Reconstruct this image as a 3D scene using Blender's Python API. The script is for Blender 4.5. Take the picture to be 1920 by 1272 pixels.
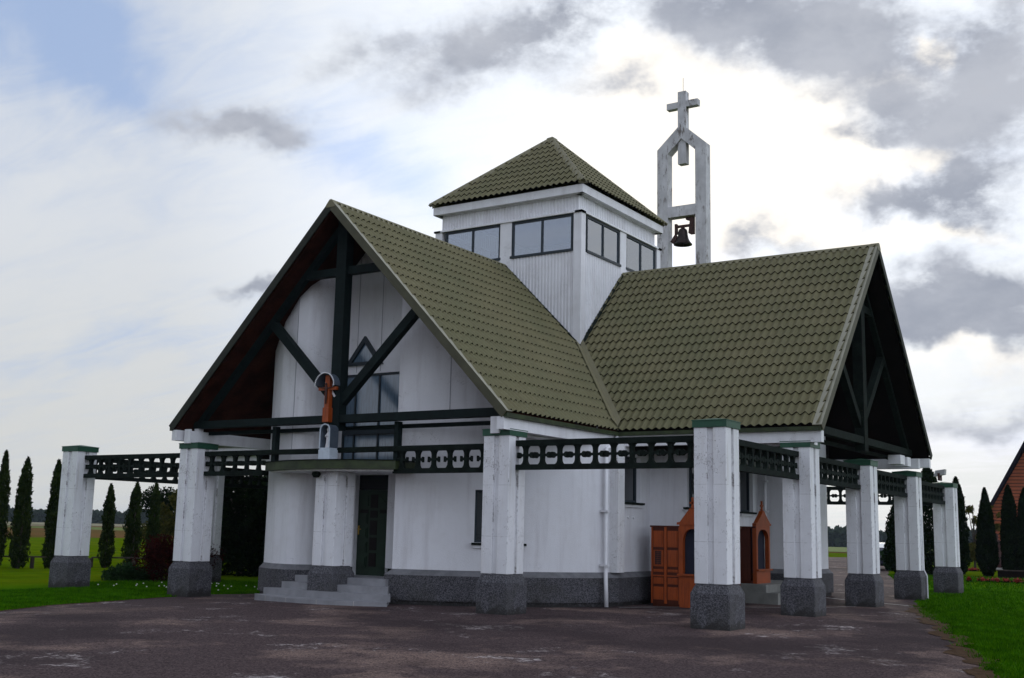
import bpy, bmesh, math, random
import numpy as np
from mathutils import Vector, Matrix
C = bpy.context.scene
for o in list(bpy.data.objects): bpy.data.objects.remove(o)

# ------------------------------------------------------------------ camera
CAM = Vector((16.6807, -27.5587, 1.60))
RX = Vector((0.83984505, 0.5423883, 0.02179975))
UP = Vector((0.0719003, -0.1509582, 0.98592189))
FW = Vector((-0.53804335, 0.82645421, 0.16577938))
cam = bpy.data.cameras.new('camera')
cam.sensor_width = 36.0; cam.lens = 2127.75 / 1920 * 36
cam.clip_start = 0.1; cam.clip_end = 6000
camo = bpy.data.objects.new('camera', cam); C.collection.objects.link(camo)
m = Matrix((RX, UP, -FW)).transposed().to_4x4(); m.translation = CAM
camo.matrix_world = m
C.camera = camo
def skydir(X, Y):
    return (FW + RX * ((X - 960) / 2127.75) - UP * ((Y - 636) / 2127.75)).normalized()

# ------------------------------------------------------------------ sun, exposure
C.view_settings.view_transform = 'Standard'; C.view_settings.look = 'None'
C.view_settings.exposure = 0.0; C.view_settings.gamma = 1.0
SUN_D = skydir(1400, 300)
sun_el = math.asin(SUN_D.z); sun_az = math.atan2(SUN_D.x, SUN_D.y)
sl = bpy.data.lights.new('sun', 'SUN'); sl.energy = 0.9; sl.angle = math.radians(12); sl.color = (1.0, 0.95, 0.86)
so = bpy.data.objects.new('sun', sl); C.collection.objects.link(so)
so.location = (0, 0, 50); so.rotation_euler = (-SUN_D).to_track_quat('-Z', 'Y').to_euler()

# ------------------------------------------------------------------ node helpers
class NT:
    def __init__(s, tree): s.t = tree; s.n = tree.nodes; s.l = tree.links
    def node(s, typ, **kw):
        n = s.n.new(typ)
        for k, v in kw.items():
            if k.startswith('i_'):
                n.inputs[k[2:].replace('_', ' ')].default_value = v
            else: setattr(n, k, v)
        return n
    def set(s, sock, v):
        if isinstance(v, bpy.types.NodeSocket): s.l.new(v, sock)
        else: sock.default_value = v
    def math(s, op, a, b=0.0, c=None, clamp=False):
        n = s.n.new('ShaderNodeMath'); n.operation = op; n.use_clamp = clamp
        s.set(n.inputs[0], a); s.set(n.inputs[1], b)
        if c is not None: s.set(n.inputs[2], c)
        return n.outputs[0]
    def vec(s, op, a, b=None, out=0):
        n = s.n.new('ShaderNodeVectorMath'); n.operation = op
        s.set(n.inputs[0], a)
        if b is not None: s.set(n.inputs[1], b)
        return n.outputs[out]
    def scale(s, a, f):
        n = s.n.new('ShaderNodeVectorMath'); n.operation = 'SCALE'; s.set(n.inputs[0], a); s.set(n.inputs['Scale'], f)
        return n.outputs[0]
    def mix(s, f, a, b, typ='MIX'):
        n = s.n.new('ShaderNodeMix'); n.data_type = 'RGBA'; n.blend_type = typ; n.clamp_factor = True
        s.set(n.inputs[0], f); s.set(n.inputs[6], a if not isinstance(a, tuple) else (*a[:3], 1)); s.set(n.inputs[7], b if not isinstance(b, tuple) else (*b[:3], 1))
        return n.outputs[2]
    def ramp(s, f, lo, hi, smooth=True):
        n = s.n.new('ShaderNodeMapRange'); n.interpolation_type = 'SMOOTHSTEP' if smooth else 'LINEAR'
        s.set(n.inputs[0], f); n.inputs[1].default_value = lo; n.inputs[2].default_value = hi
        return n.outputs[0]
    def noise(s, vec, scale, detail=4, rough=0.55, dist=0.0, col=False):
        n = s.n.new('ShaderNodeTexNoise'); s.l.new(vec, n.inputs['Vector'])
        n.inputs['Scale'].default_value = scale; n.inputs['Detail'].default_value = detail
        n.inputs['Roughness'].default_value = rough; n.inputs['Distortion'].default_value = dist
        return n.outputs['Color' if col else 'Fac']

# ------------------------------------------------------------------ sky
world = bpy.data.worlds.new('World'); C.world = world; world.use_nodes = True
nt = NT(world.node_tree); nt.n.clear()
out = nt.node('ShaderNodeOutputWorld'); bg = nt.node('ShaderNodeBackground'); nt.l.new(bg.outputs[0], out.inputs[0])
sky = nt.node('ShaderNodeTexSky'); sky.sky_type = 'NISHITA'; sky.sun_disc = False
sky.sun_elevation = sun_el; sky.sun_rotation = sun_az
tc = nt.node('ShaderNodeTexCoord'); D = nt.vec('NORMALIZE', tc.outputs['Generated'])
sep = nt.node('ShaderNodeSeparateXYZ'); nt.l.new(D, sep.inputs[0]); Z = sep.outputs[2]
# cloud-layer coordinates: direction projected on a high plane (softened near the horizon)
zz = nt.math('ADD', nt.math('MAXIMUM', Z, 0.0), 0.16)
pl = nt.vec('DIVIDE', D, None); dv = pl.node
cmb = nt.node('ShaderNodeCombineXYZ')
for i in range(3): nt.l.new(zz, cmb.inputs[i])
nt.l.new(cmb.outputs[0], dv.inputs[1])
P = pl
warp = nt.vec('SUBTRACT', nt.noise(D, 5.0, 3, 0.55, col=True), (0.5, 0.5, 0.5))
warp2 = nt.vec('SUBTRACT', nt.noise(D, 17.0, 4, 0.6, col=True), (0.5, 0.5, 0.5))
W = nt.vec('ADD', D, nt.vec('ADD', nt.scale(warp, 0.095), nt.scale(warp2, 0.065)))
def blob(px, py, sx, sy, amp, ang=0.0):
    """soft patch of cloud at a fixed compass direction and elevation; sx, sy half sizes (milliradians)"""
    c = skydir(px, py); a = Vector((0, 0, 1)).cross(-c).normalized(); b = a.cross(-c).normalized()
    ca, sa = math.cos(math.radians(ang)), math.sin(math.radians(ang))
    a2 = a * ca + b * sa; b2 = b * ca - a * sa
    u = nt.math('MULTIPLY', nt.math('SUBTRACT', nt.vec('DOT_PRODUCT', W, tuple(a2), 1), a2.dot(c)), 1000 / sx)
    v = nt.math('MULTIPLY', nt.math('SUBTRACT', nt.vec('DOT_PRODUCT', W, tuple(b2), 1), b2.dot(c)), 1000 / sy)
    r = nt.math('ADD', nt.math('MULTIPLY', u, u), nt.math('MULTIPLY', v, v))
    e = nt.math('POWER', 2.718, nt.math('MULTIPLY', r, -1.0))
    front = nt.math('GREATER_THAN', nt.vec('DOT_PRODUCT', D, tuple(c), 1), 0.0)
    return nt.math('MULTIPLY', nt.math('MULTIPLY', e, front), amp)
def blobs(lst):
    s = None
    for b in lst:
        v = blob(*b); s = v if s is None else nt.math('ADD', s, v)
    return s
PX = .47
def bl(lst): return blobs([(a, b, c * PX, d * PX, *r, *([0] if len(r) < 2 else [])) for a, b, c, d, *r in lst])
grey = bl([(740, 60, 210, 50, .62, -14), (950, 90, 200, 60, .75, -18), (1090, 40, 130, 60, .7), (1165, 185, 75, 40, .9), (1030, 150, 90, 40, .4, -20),
    (1490, 50, 200, 80, 1.1), (1620, 110, 130, 60, .8), (1400, 20, 140, 55, .6), (1830, 60, 90, 60, .6), (1860, 200, 95, 130, .9), (1720, 210, 90, 60, .7), (1630, 205, 60, 36, .6),
    (1590, 272, 75, 24, 1.0), (1500, 190, 40, 16, .35), (1665, 375, 90, 36, 1.3), (1840, 390, 80, 60, 1.1), (1790, 325, 70, 36, .5),
    (1400, 450, 68, 46, .9), (1480, 480, 90, 30, .5), (1800, 530, 170, 46, .9), (1860, 620, 170, 66, 1.1), (1720, 610, 130, 56, .9),
    (435, 222, 95, 34, 1.1, -6), (540, 250, 60, 30, .45, -20), (478, 545, 62, 20, 1.0), (1850, 800, 200, 40, .7)])
glow = bl([(1400, 300, 190, 150, 1.3), (1250, 200, 150, 80, .7, 20), (1120, 330, 210, 110, .8), (1330, 420, 120, 60, .5), (1720, 75, 34, 26, 1.2), (1650, 155, 60, 26, .5), (1750, 292, 48, 22, 1.0),
    (1690, 442, 200, 20, 1.2), (1560, 330, 60, 46, .6), (1800, 690, 190, 28, .7, 5), (1835, 140, 40, 18, .4), (1650, 310, 44, 16, .8), (1180, 110, 50, 40, .45)])
blue = bl([(70, 70, 210, 140, 1.0), (230, 150, 140, 60, .5, 30), (720, 320, 220, 60, .6, 25), (470, 60, 120, 120, .25), (1290, 480, 90, 50, .9), (1830, 830, 260, 60, .5), (250, 640, 300, 40, .35, -8)])
# fbm textures of the cloud deck
DS = nt.vec('MULTIPLY', D, (1.0, 1.0, 1.7)); n1 = nt.noise(DS, 7.0, 7, 0.60); n2 = nt.noise(DS, 17.0, 6, 0.62); n3 = nt.noise(DS, 46, 4, 0.6)
streak_in = nt.node('ShaderNodeMapping'); nt.l.new(P, streak_in.inputs[0]); streak_in.inputs['Rotation'].default_value = (0, 0, 0.9); streak_in.inputs['Scale'].default_value = (1.0, 3.4, 1.0)
st = nt.noise(streak_in.outputs[0], 2.2, 6, 0.62, 0.7)
tex = nt.math('ADD', nt.math('MULTIPLY', nt.math('SUBTRACT', n1, .5), 0.9), nt.math('ADD', nt.math('MULTIPLY', nt.math('SUBTRACT', n2, .5), 1.0), nt.math('MULTIPLY', nt.math('SUBTRACT', n3, .5), 0.30)))
thick = nt.math('ADD', grey, nt.math('MULTIPLY', tex, nt.math('ADD', nt.math('MULTIPLY', grey, 1.9), 0.45)))
thick = nt.math('SUBTRACT', thick, nt.math('MULTIPLY', glow, .25))
T = nt.ramp(thick, 0.02, 1.10)
# thin veil / blue gaps
veil = nt.ramp(nt.math('ADD', nt.math('MULTIPLY', nt.math('SUBTRACT', st, 0.5), 1.0), nt.math('SUBTRACT', 0.78, nt.math('MULTIPLY', blue, 0.75))), 0.0, 0.9)
skyc = nt.scale(sky.outputs[0], 0.075)
blu = nt.mix(0.80, skyc, (0.40, 0.53, 0.80))
hor = nt.ramp(Z, 0.30, 0.0)
white = nt.mix(hor, (0.71, 0.745, 0.795), (0.66, 0.67, 0.655))
base = nt.mix(veil, blu, white)
# brightness falls off away from the sun, and the sky behind the camera is a duller, bluer overcast
cs = nt.vec('DOT_PRODUCT', D, tuple(SUN_D), 1)
near = nt.ramp(cs, -0.2, 0.9)
base = nt.mix(near, nt.vec('MULTIPLY', base, (0.81, 0.84, 0.93)), base)
base = nt.vec('MULTIPLY', base, None); bmul = base.node; cv = nt.node('ShaderNodeCombineXYZ'); bri = nt.math('MULTIPLY', nt.math('ADD', 1.0, nt.math('MULTIPLY', nt.ramp(cs, .86, 1.0), .45)), nt.math('ADD', 1.0, nt.math('MULTIPLY', nt.ramp(nt.vec('DOT_PRODUCT', D, (.97, -.20, .0), 1), .10, .95), 1.5)))
for i in range(3): nt.l.new(bri, cv.inputs[i])
nt.l.new(cv.outputs[0], bmul.inputs[1])
glowT = nt.ramp(nt.math('ADD', glow, nt.math('MULTIPLY', tex, 0.55)), 0.06, 0.95)
base = nt.mix(glowT, base, (1.15, 1.10, 1.02))
dark = nt.mix(nt.ramp(n1, .35, .65), (0.33, 0.36, 0.435), (0.50, 0.525, 0.59))
Tm = nt.math('MULTIPLY', T, 0.95)
col = nt.mix(Tm, base, dark)
nt.l.new(col, bg.inputs[0]); bg.inputs[1].default_value = 1.0

# ------------------------------------------------------------------ materials
MATS = {}
def mat(name, col, rough=0.8, var=0.15, vscale=3.0, bump=0.0, bscale=30.0, metal=0.0, spec=0.5, col2=None, extra=None, coord='Object'):
    if name in MATS: return MATS[name]
    M = bpy.data.materials.new(name); M.use_nodes = True
    t = NT(M.node_tree); b = t.n['Principled BSDF']
    tcn = t.node('ShaderNodeTexCoord'); v = tcn.outputs[coord]
    nz = t.noise(v, vscale, 6, 0.6)
    c2 = col2 if col2 else tuple(c * (1 - var * 2) for c in col)
    cc = t.mix(t.ramp(nz, 0.3, 0.72), (*c2, 1), (*col, 1))
    if extra: cc = extra(t, v, cc)
    t.set(b.inputs['Base Color'], cc)
    b.inputs['Roughness'].default_value = rough; b.inputs['Metallic'].default_value = metal
    b.inputs['Specular IOR Level'].default_value = spec
    if bump:
        bn = t.node('ShaderNodeBump'); bn.inputs['Strength'].default_value = bump; bn.inputs['Distance'].default_value = 0.02
        t.l.new(t.noise(v, bscale, 5, 0.65), bn.inputs['Height']); t.l.new(bn.outputs[0], b.inputs['Normal'])
    MATS[name] = M; return M
def cracks(t, v, cc):
    # peeling paint, hairline cracks and dirt on the painted concrete
    vo = t.node('ShaderNodeTexVoronoi'); vo.feature = 'DISTANCE_TO_EDGE'
    w = t.vec('ADD', v, t.scale(t.vec('SUBTRACT', t.noise(v, 4, 4, .6, col=True), (.5, .5, .5)), .5))
    t.l.new(w, vo.inputs['Vector']); vo.inputs['Scale'].default_value = 2.6
    line = t.ramp(vo.outputs[0], 0.012, 0.0)
    msk = t.ramp(t.noise(v, 1.7, 3, .6), 0.46, 0.58)
    cc = t.mix(t.math('MULTIPLY', line, t.math('MULTIPLY', msk, .75)), cc, (.16, .13, .12))
    sp = t.ramp(t.noise(v, 24, 5, .78), 0.585, 0.64)
    ms2 = t.ramp(t.noise(v, 1.6, 4, .6), 0.50, 0.62)
    cc = t.mix(t.math('MULTIPLY', sp, ms2), cc, (.17, .15, .14))
    mp = t.node('ShaderNodeMapping'); t.l.new(v, mp.inputs[0]); mp.inputs['Scale'].default_value = (6, 6, .5)
    dr = t.ramp(t.noise(mp.outputs[0], 2.0, 5, .65), 0.50, 0.80)
    return t.mix(t.math('MULTIPLY', dr, .45), cc, (.42, .38, .34))
def cracks_heavy(t, v, cc):
    mp = t.node('ShaderNodeMapping'); t.l.new(v, mp.inputs[0]); mp.inputs['Scale'].default_value = (1, 1, .32)
    sp = t.ramp(t.noise(mp.outputs[0], 7, 7, .74), 0.52, 0.60); ms2 = t.ramp(t.noise(mp.outputs[0], 1.6, 3, .5), 0.42, 0.58)
    cc = t.mix(t.math('MULTIPLY', t.ramp(t.noise(mp.outputs[0], 2.2, 5, .6), .35, .7), .5), cc, (.34, .33, .33))
    return t.mix(t.math('MULTIPLY', sp, t.math('MULTIPLY', ms2, .9)), cc, (.12, .10, .085))
def shaftx(t, v, cc):
    """grooved shafts: broken black seams along the grooves, chipped arrises, hairline block joints"""
    cc = cracks(t, v, cc)
    s3 = t.node('ShaderNodeSeparateXYZ'); t.l.new(v, s3.inputs[0])
    ax = t.math('ABSOLUTE', s3.outputs[0]); ay = t.math('ABSOLUTE', s3.outputs[1])
    g1_ = t.math('MINIMUM', t.math('ABSOLUTE', t.math('SUBTRACT', ax, .057)), t.math('ABSOLUTE', t.math('SUBTRACT', ay, .057)))
    nz = t.noise(v, 5, 5, .7)
    seam_ = t.math('MULTIPLY', t.ramp(t.math('ADD', g1_, t.math('MULTIPLY', t.noise(v, 30, 3, .7), .012)), .013, .006), t.math('MULTIPLY', t.ramp(nz, .46, .62), t.ramp(t.noise(v, 1.3, 2, .5), .40, .60)))
    cr = t.math('MAXIMUM', t.math('SUBTRACT', .3, ax), t.math('SUBTRACT', .3, ay))
    chip = t.math('MULTIPLY', t.ramp(t.math('ADD', cr, t.math('MULTIPLY', t.noise(v, 18, 4, .8), .06)), .045, .028), t.ramp(t.noise(v, 3.1, 4, .6), .50, .60))
    j = t.math('ABSOLUTE', t.math('SUBTRACT', t.math('FRACT', t.math('MULTIPLY', s3.outputs[2], 1.02)), .5))
    joint = t.math('MULTIPLY', t.ramp(j, .0075, .002), t.ramp(t.noise(v, 3, 3, .6), .38, .55))
    m_ = t.math('MAXIMUM', seam_, t.math('MAXIMUM', chip, t.math('MULTIPLY', joint, .5)))
    return t.mix(t.math('MULTIPLY', m_, .88), cc, (.10, .085, .08))
def streaks(t, v, cc):
    mp = t.node('ShaderNodeMapping'); t.l.new(v, mp.inputs[0]); mp.inputs['Scale'].default_value = (2.2, 2.2, .22)
    dr = t.ramp(t.noise(mp.outputs[0], 2.0, 6, .65), 0.45, 0.80)
    cc = t.mix(t.math('MULTIPLY', dr, .5), cc, (.46, .44, .45))
    mott = t.ramp(t.noise(v, 2.4, 6, .7), .42, .70)
    cc = t.mix(t.math('MULTIPLY', mott, .22), cc, (.45, .43, .42))
    vo = t.node('ShaderNodeTexVoronoi'); vo.feature = 'DISTANCE_TO_EDGE'
    w = t.vec('ADD', v, t.scale(t.vec('SUBTRACT', t.noise(v, 3, 4, .6, col=True), (.5, .5, .5)), .9))
    t.l.new(w, vo.inputs['Vector']); vo.inputs['Scale'].default_value = .9
    line = t.math('MULTIPLY', t.ramp(vo.outputs[0], 0.006, 0.0), t.ramp(t.noise(v, .8, 2, .5), .54, .60))
    return t.mix(t.math('MULTIPLY', line, .6), cc, (.3, .29, .3))
def chips(t, v, cc):
    vo = t.node('ShaderNodeTexVoronoi'); t.l.new(v, vo.inputs['Vector']); vo.inputs['Scale'].default_value = 75
    s2 = t.node('ShaderNodeSeparateColor'); t.l.new(vo.outputs['Color'], s2.inputs[0])
    cc = t.mix(t.ramp(s2.outputs[0], .25, .95), (.022, .021, .026), (.115, .112, .125))
    big = t.ramp(t.noise(v, 1.2, 4, .6), .45, .68)
    cc = t.mix(t.math('MULTIPLY', big, .5), cc, (.030, .028, .022))
    s3 = t.node('ShaderNodeSeparateXYZ'); t.l.new(v, s3.inputs[0])
    foot = t.ramp(t.math('ADD', s3.outputs[2], t.math('MULTIPLY', t.noise(v, 5, 5, .7), -.55)), -.10, -.26)
    return t.mix(t.math('MULTIPLY', foot, .85), cc, (.012, .010, .008))
def grain(t, v, cc):
    mp = t.node('ShaderNodeMapping'); t.l.new(v, mp.inputs[0]); mp.inputs['Scale'].default_value = (22, 22, 2)
    return t.mix(t.math('MULTIPLY', t.ramp(t.noise(mp.outputs[0], 1.5, 4, .6), .4, .7), .5), cc, t.vec('MULTIPLY', cc, (.45, .42, .4)))
def lichen(t, v, cc):
    sp = t.ramp(t.noise(v, 30, 5, .7), .60, .68)
    return t.mix(t.math('MULTIPLY', sp, .4), cc, (.07, .08, .045))
def roofdirt(t, v, cc):
    a = t.ramp(t.noise(v, .6, 5, .6), .35, .7); b = t.ramp(t.noise(v, 9, 6, .7), .42, .75)
    mp = t.node('ShaderNodeMapping'); t.l.new(v, mp.inputs[0]); mp.inputs['Scale'].default_value = (2.5, 2.5, .3)
    st_ = t.ramp(t.noise(mp.outputs[0], 1.3, 5, .65), .48, .75)
    cc = t.mix(t.math('MULTIPLY', st_, .35), cc, (.165, .150, .085))
    cc = t.mix(t.math('MULTIPLY', a, .5), cc, (.092, .096, .046))
    return t.mix(t.math('MULTIPLY', b, .35), cc, (.085, .062, .030))
def asphx(t, v, cc):
    vo = t.node('ShaderNodeTexVoronoi'); t.l.new(v, vo.inputs['Vector']); vo.inputs['Scale'].default_value = 55; s2 = t.node('ShaderNodeSeparateColor'); t.l.new(vo.outputs['Color'], s2.inputs[0])
    sp = t.math('ADD', t.math('MULTIPLY', t.noise(v, 24, 5, .9), .6), t.math('MULTIPLY', s2.outputs[0], .4))
    cc = t.mix(t.ramp(sp, .22, .82, False), (.010, .006, .007), (.125, .089, .089))
    w1 = t.vec('ADD', v, t.scale(t.vec('SUBTRACT', t.noise(v, .8, 4, .6, col=True), (.5, .5, .5)), 1.5))
    pa = t.ramp(t.noise(w1, .40, 6, .62), .50, .62)
    cc = t.mix(t.math('MULTIPLY', pa, t.ramp(sp, .20, .70)), cc, (.215, .150, .128))
    w = t.ramp(t.noise(w1, .55, 9, .78), .575, .63)
    w = t.math('MULTIPLY', w, t.ramp(t.noise(v, 9, 5, .8), .44, .58))
    cc = t.mix(w, cc, (.42, .37, .36))
    d = t.ramp(t.noise(v, .22, 5, .62), .48, .62)
    cc = t.mix(t.math('MULTIPLY', d, .55), cc, (.022, .015, .017))
    pit = t.ramp(t.noise(v, 11, 3, .6), .70, .73)
    return t.mix(pit, cc, (.014, .010, .010))
def grassx(t, v, cc):
    a = t.ramp(t.noise(v, .35, 5, .6), .35, .7); b = t.ramp(t.noise(v, 14, 5, .75), .3, .75)
    cc = t.mix(t.math('MULTIPLY', a, .6), cc, (.125, .145, .003))
    s3 = t.node('ShaderNodeSeparateXYZ'); t.l.new(v, s3.inputs[0])
    near_ = t.math('MULTIPLY', t.ramp(s3.outputs[0], -11.5, -8.5), t.ramp(s3.outputs[1], 19, 13))
    cc = t.mix(t.math('MULTIPLY', near_, .85), cc, (.036, .120, .002))
    return t.mix(t.math('MULTIPLY', b, .45), cc, (.022, .060, .001))
def brickx(t, v, cc):
    mp = t.node('ShaderNodeMapping'); t.l.new(v, mp.inputs[0])
    w = t.node('ShaderNodeTexWave'); w.bands_direction = 'Z'; w.inputs['Scale'].default_value = 1.6; t.l.new(v, w.inputs['Vector'])
    return t.mix(t.ramp(w.outputs[1], .25, .05), cc, (.05, .012, .006))

white = mat('white_painted_concrete', (.74, .74, .75), .75, .06, 1.5, .25, 40, extra=cracks)
white_sh = mat('white_grooved_concrete', (.72, .72, .74), .75, .06, 1.5, .25, 40, extra=shaftx)
white_h = mat('weathered_white_concrete', (.60, .60, .61), .8, .12, 2, .35, 30, extra=cracks_heavy)
plaster = mat('white_plaster', (.74, .74, .765), .85, .04, 1.2, .5, 60, extra=streaks)
whitewood = mat('white_painted_wood', (.74, .74, .76), .6, .05, 2, .1, 30, extra=streaks)
whitemetal = mat('white_sheet_metal', (.72, .72, .74), .45, .04, 2, extra=streaks)
plinthm = mat('granite_chip_render', (.10, .1, .11), .8, .1, 3, .6, 50, extra=chips)
plinthtop = mat('plinth_slope', (.17, .17, .18), .85, .2, 4, .6, 50)
olive = mat('olive_roof_sheet', (.138, .125, .062), .6, .08, 2, .15, 25, spec=.2, extra=roofdirt)
edge_m = mat('sheet_edge_shadow', (.030, .027, .012), .9, .2, 6, spec=.05)  # tile row risers: the shadow line under each row, put into the colour
flash = mat('olive_flashing', (.155, .140, .075), .5, .1, 2, spec=.4, extra=lichen)
timber = mat('dark_green_timber', (.006, .013, .013), .7, .2, 4, .2, 40, spec=.15)
timber_w = mat('weathered_green_timber', (.009, .015, .012), .85, .3, 5, .4, 40, spec=.12, extra=lichen)
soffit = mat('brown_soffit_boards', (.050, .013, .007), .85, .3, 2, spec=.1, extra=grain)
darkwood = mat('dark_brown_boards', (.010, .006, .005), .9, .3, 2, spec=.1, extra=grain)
green = mat('green_cap_metal', (.018, .080, .045), .5, .15, 4, spec=.4)
greendark = mat('green_canopy_metal', (.034, .050, .015), .6, .3, 4, spec=.4)
doorm = mat('green_door_paint', (.004, .022, .008), .6, .2, 3, spec=.4)
doorglass = mat('door_dark_glass', (.008, .004, .005), .5, .1, 3, spec=.15)
frame = mat('dark_window_frame', (.012, .022, .030), .5, .1, 3, spec=.4)
stepm = mat('grey_step_tiles', (.24, .24, .255), .7, .12, 3, .2, 50)
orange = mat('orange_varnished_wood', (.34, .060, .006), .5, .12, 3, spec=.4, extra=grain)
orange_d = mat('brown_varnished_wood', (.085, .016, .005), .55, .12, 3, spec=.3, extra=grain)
black = mat('black_opening', (.006, .006, .010), .8, .1, 3)
bronze = mat('dark_bronze', (.030, .018, .016), .45, .3, 8, .2, 40, metal=.6)
rust = mat('rusty_iron', (.060, .022, .016), .8, .3, 8, .3, 40)
brass = mat('brass', (.55, .35, .08), .3, .1, 8, metal=.9)
stone_w = mat('pale_blue_plaster', (.50, .56, .62), .6, .08, 8)
zinc = mat('zinc_sheet', (.10, .125, .16), .4, .1, 6, metal=.3)
paleblue = mat('pale_blue_jamb', (.22, .30, .40), .7, .1, 4)
brick = mat('orange_log_wall', (.36, .085, .030), .7, .15, 2, .2, 30, extra=brickx)
darkroof = mat('dark_house_roof', (.016, .015, .024), .95, .2, 2, spec=.05)
bark = mat('bark', (.05, .035, .025), .9, .3, 8, .5, 30)
asph = mat('worn_asphalt', (.070, .054, .056), .95, .12, 1.5, .8, 30, spec=.08, extra=asphx, coord='Object')
lawnm = mat('lawn_grass', (.075, .135, .002), 1.0, .2, .8, .6, 20, spec=.0, extra=grassx)
soil = mat('bare_soil', (.085, .050, .028), .95, .25, 5, .8, 40, spec=.05)
fieldb = mat('stubble_field', (.130, .068, .030), 1, .15, .03, spec=.0, col2=(.085, .066, .018))
fieldg = mat('green_crop_field', (.12, .15, .030), .95, .15, .03, spec=.05, col2=(.070, .110, .020))
fieldt = mat('pale_tan_field', (.20, .17, .13), .95, .1, .02, spec=.05, col2=(.17, .17, .08))
kerbm = mat('pale_concrete_kerb', (.42, .40, .38), .85, .2, 4, .3, 40)
redflower = mat('red_petals', (.30, .006, .005), .7, .2, 20)
whitepetal = mat('white_petals', (.75, .75, .70), .7, .1, 20)
carpaint = mat('dark_blue_car_paint', (.010, .014, .045), .25, .1, 2, spec=.6)
silver = mat('silver_plastic', (.45, .46, .48), .4, .1, 3, metal=.4)
rubber = mat('rubber', (.015, .015, .016), .85, .1, 5)
carve = mat('carved_brown_wood', (.060, .016, .012), .7, .3, 6, .3, 20)

def leafmat(name, c1, c2):
    M = bpy.data.materials.new(name); M.use_nodes = True; t = NT(M.node_tree); b = t.n['Principled BSDF']
    g = t.node('ShaderNodeNewGeometry'); ob = t.node('ShaderNodeTexCoord')
    cc = t.mix(g.outputs['Random Per Island'], (*c1, 1), (*c2, 1))
    cc = t.mix(t.ramp(t.noise(ob.outputs['Object'], 2.2, 3, .6), .35, .65), cc, t.vec('MULTIPLY', cc, (.50, .52, .5)))
    t.set(b.inputs['Base Color'], cc); b.inputs['Roughness'].default_value = .95; b.inputs['Specular IOR Level'].default_value = .02
    tr = t.node('ShaderNodeBsdfTranslucent'); t.l.new(cc, tr.inputs[0])
    ms = t.node('ShaderNodeMixShader'); ms.inputs[0].default_value = .25
    t.l.new(b.outputs[0], ms.inputs[1]); t.l.new(tr.outputs[0], ms.inputs[2]); t.l.new(ms.outputs[0], t.n['Material Output'].inputs[0])
    return M
leaf_th = leafmat('thuja_foliage', (.012, .027, .007), (.034, .050, .010))
leaf_dk = leafmat('dark_foliage', (.004, .012, .004), (.013, .026, .007))
leaf_yw = leafmat('yellowing_foliage', (.040, .050, .010), (.11, .095, .02))
leaf_rd = leafmat('red_barberry_foliage', (.020, .004, .004), (.060, .010, .008))
leaf_jn = leafmat('juniper_foliage', (.018, .045, .018), (.040, .080, .030))
leaf_gr = leafmat('grass_blades', (.022, .105, .001), (.070, .190, .002))
leaf_far = leafmat('far_forest_foliage', (.020, .034, .022), (.034, .050, .028))

def glassmat(name, tint, transp, rough=0.03, body=(.3, .36, .44), mixb=.3):
    M = bpy.data.materials.new(name); M.use_nodes = True; t = NT(M.node_tree); t.n.remove(t.n['Principled BSDF'])
    o = t.n['Material Output']
    gl = t.node('ShaderNodeBsdfGlossy'); gl.inputs['Roughness'].default_value = rough; gl.inputs[0].default_value = (1, 1, 1, 1)
    tr = t.node('ShaderNodeBsdfTransparent'); tr.inputs[0].default_value = (*tint, 1)
    di = t.node('ShaderNodeBsdfDiffuse')
    tcn = t.node('ShaderNodeTexCoord')
    mp = t.node('ShaderNodeMapping'); t.l.new(tcn.outputs['Object'], mp.inputs[0]); mp.inputs['Scale'].default_value = (9, 9, 1.2)
    t.l.new(t.mix(t.ramp(t.noise(mp.outputs[0], 2, 5, .6), .35, .7), (*body, 1), tuple(c * .6 for c in body)), di.inputs[0])
    a = t.node('ShaderNodeMixShader'); a.inputs[0].default_value = transp
    t.l.new(di.outputs[0], a.inputs[1]); t.l.new(tr.outputs[0], a.inputs[2])
    fr = t.node('ShaderNodeFresnel'); fr.inputs[0].default_value = 1.5
    b = t.node('ShaderNodeMixShader'); t.l.new(t.math('ADD', fr.outputs[0], mixb, clamp=True), b.inputs[0])
    t.l.new(a.outputs[0], b.inputs[1]); t.l.new(gl.outputs[0], b.inputs[2]); t.l.new(b.outputs[0], o.inputs[0])
    return M
glass = glassmat('tower_glass', (.80, .90, 1.0), .80, mixb=.22, body=(.18, .26, .38))
glass_f = glassmat('frosted_glass', (.5, .6, .7), .0, .16, (.075, .135, .20), .10)
glass_d = glassmat('dark_glass', (.1, .12, .14), .3, .02, (.012, .02, .024), .06)
carglass = glassmat('car_glass', (.4, .45, .5), .4, .02, (.1, .12, .14), .2)

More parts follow.
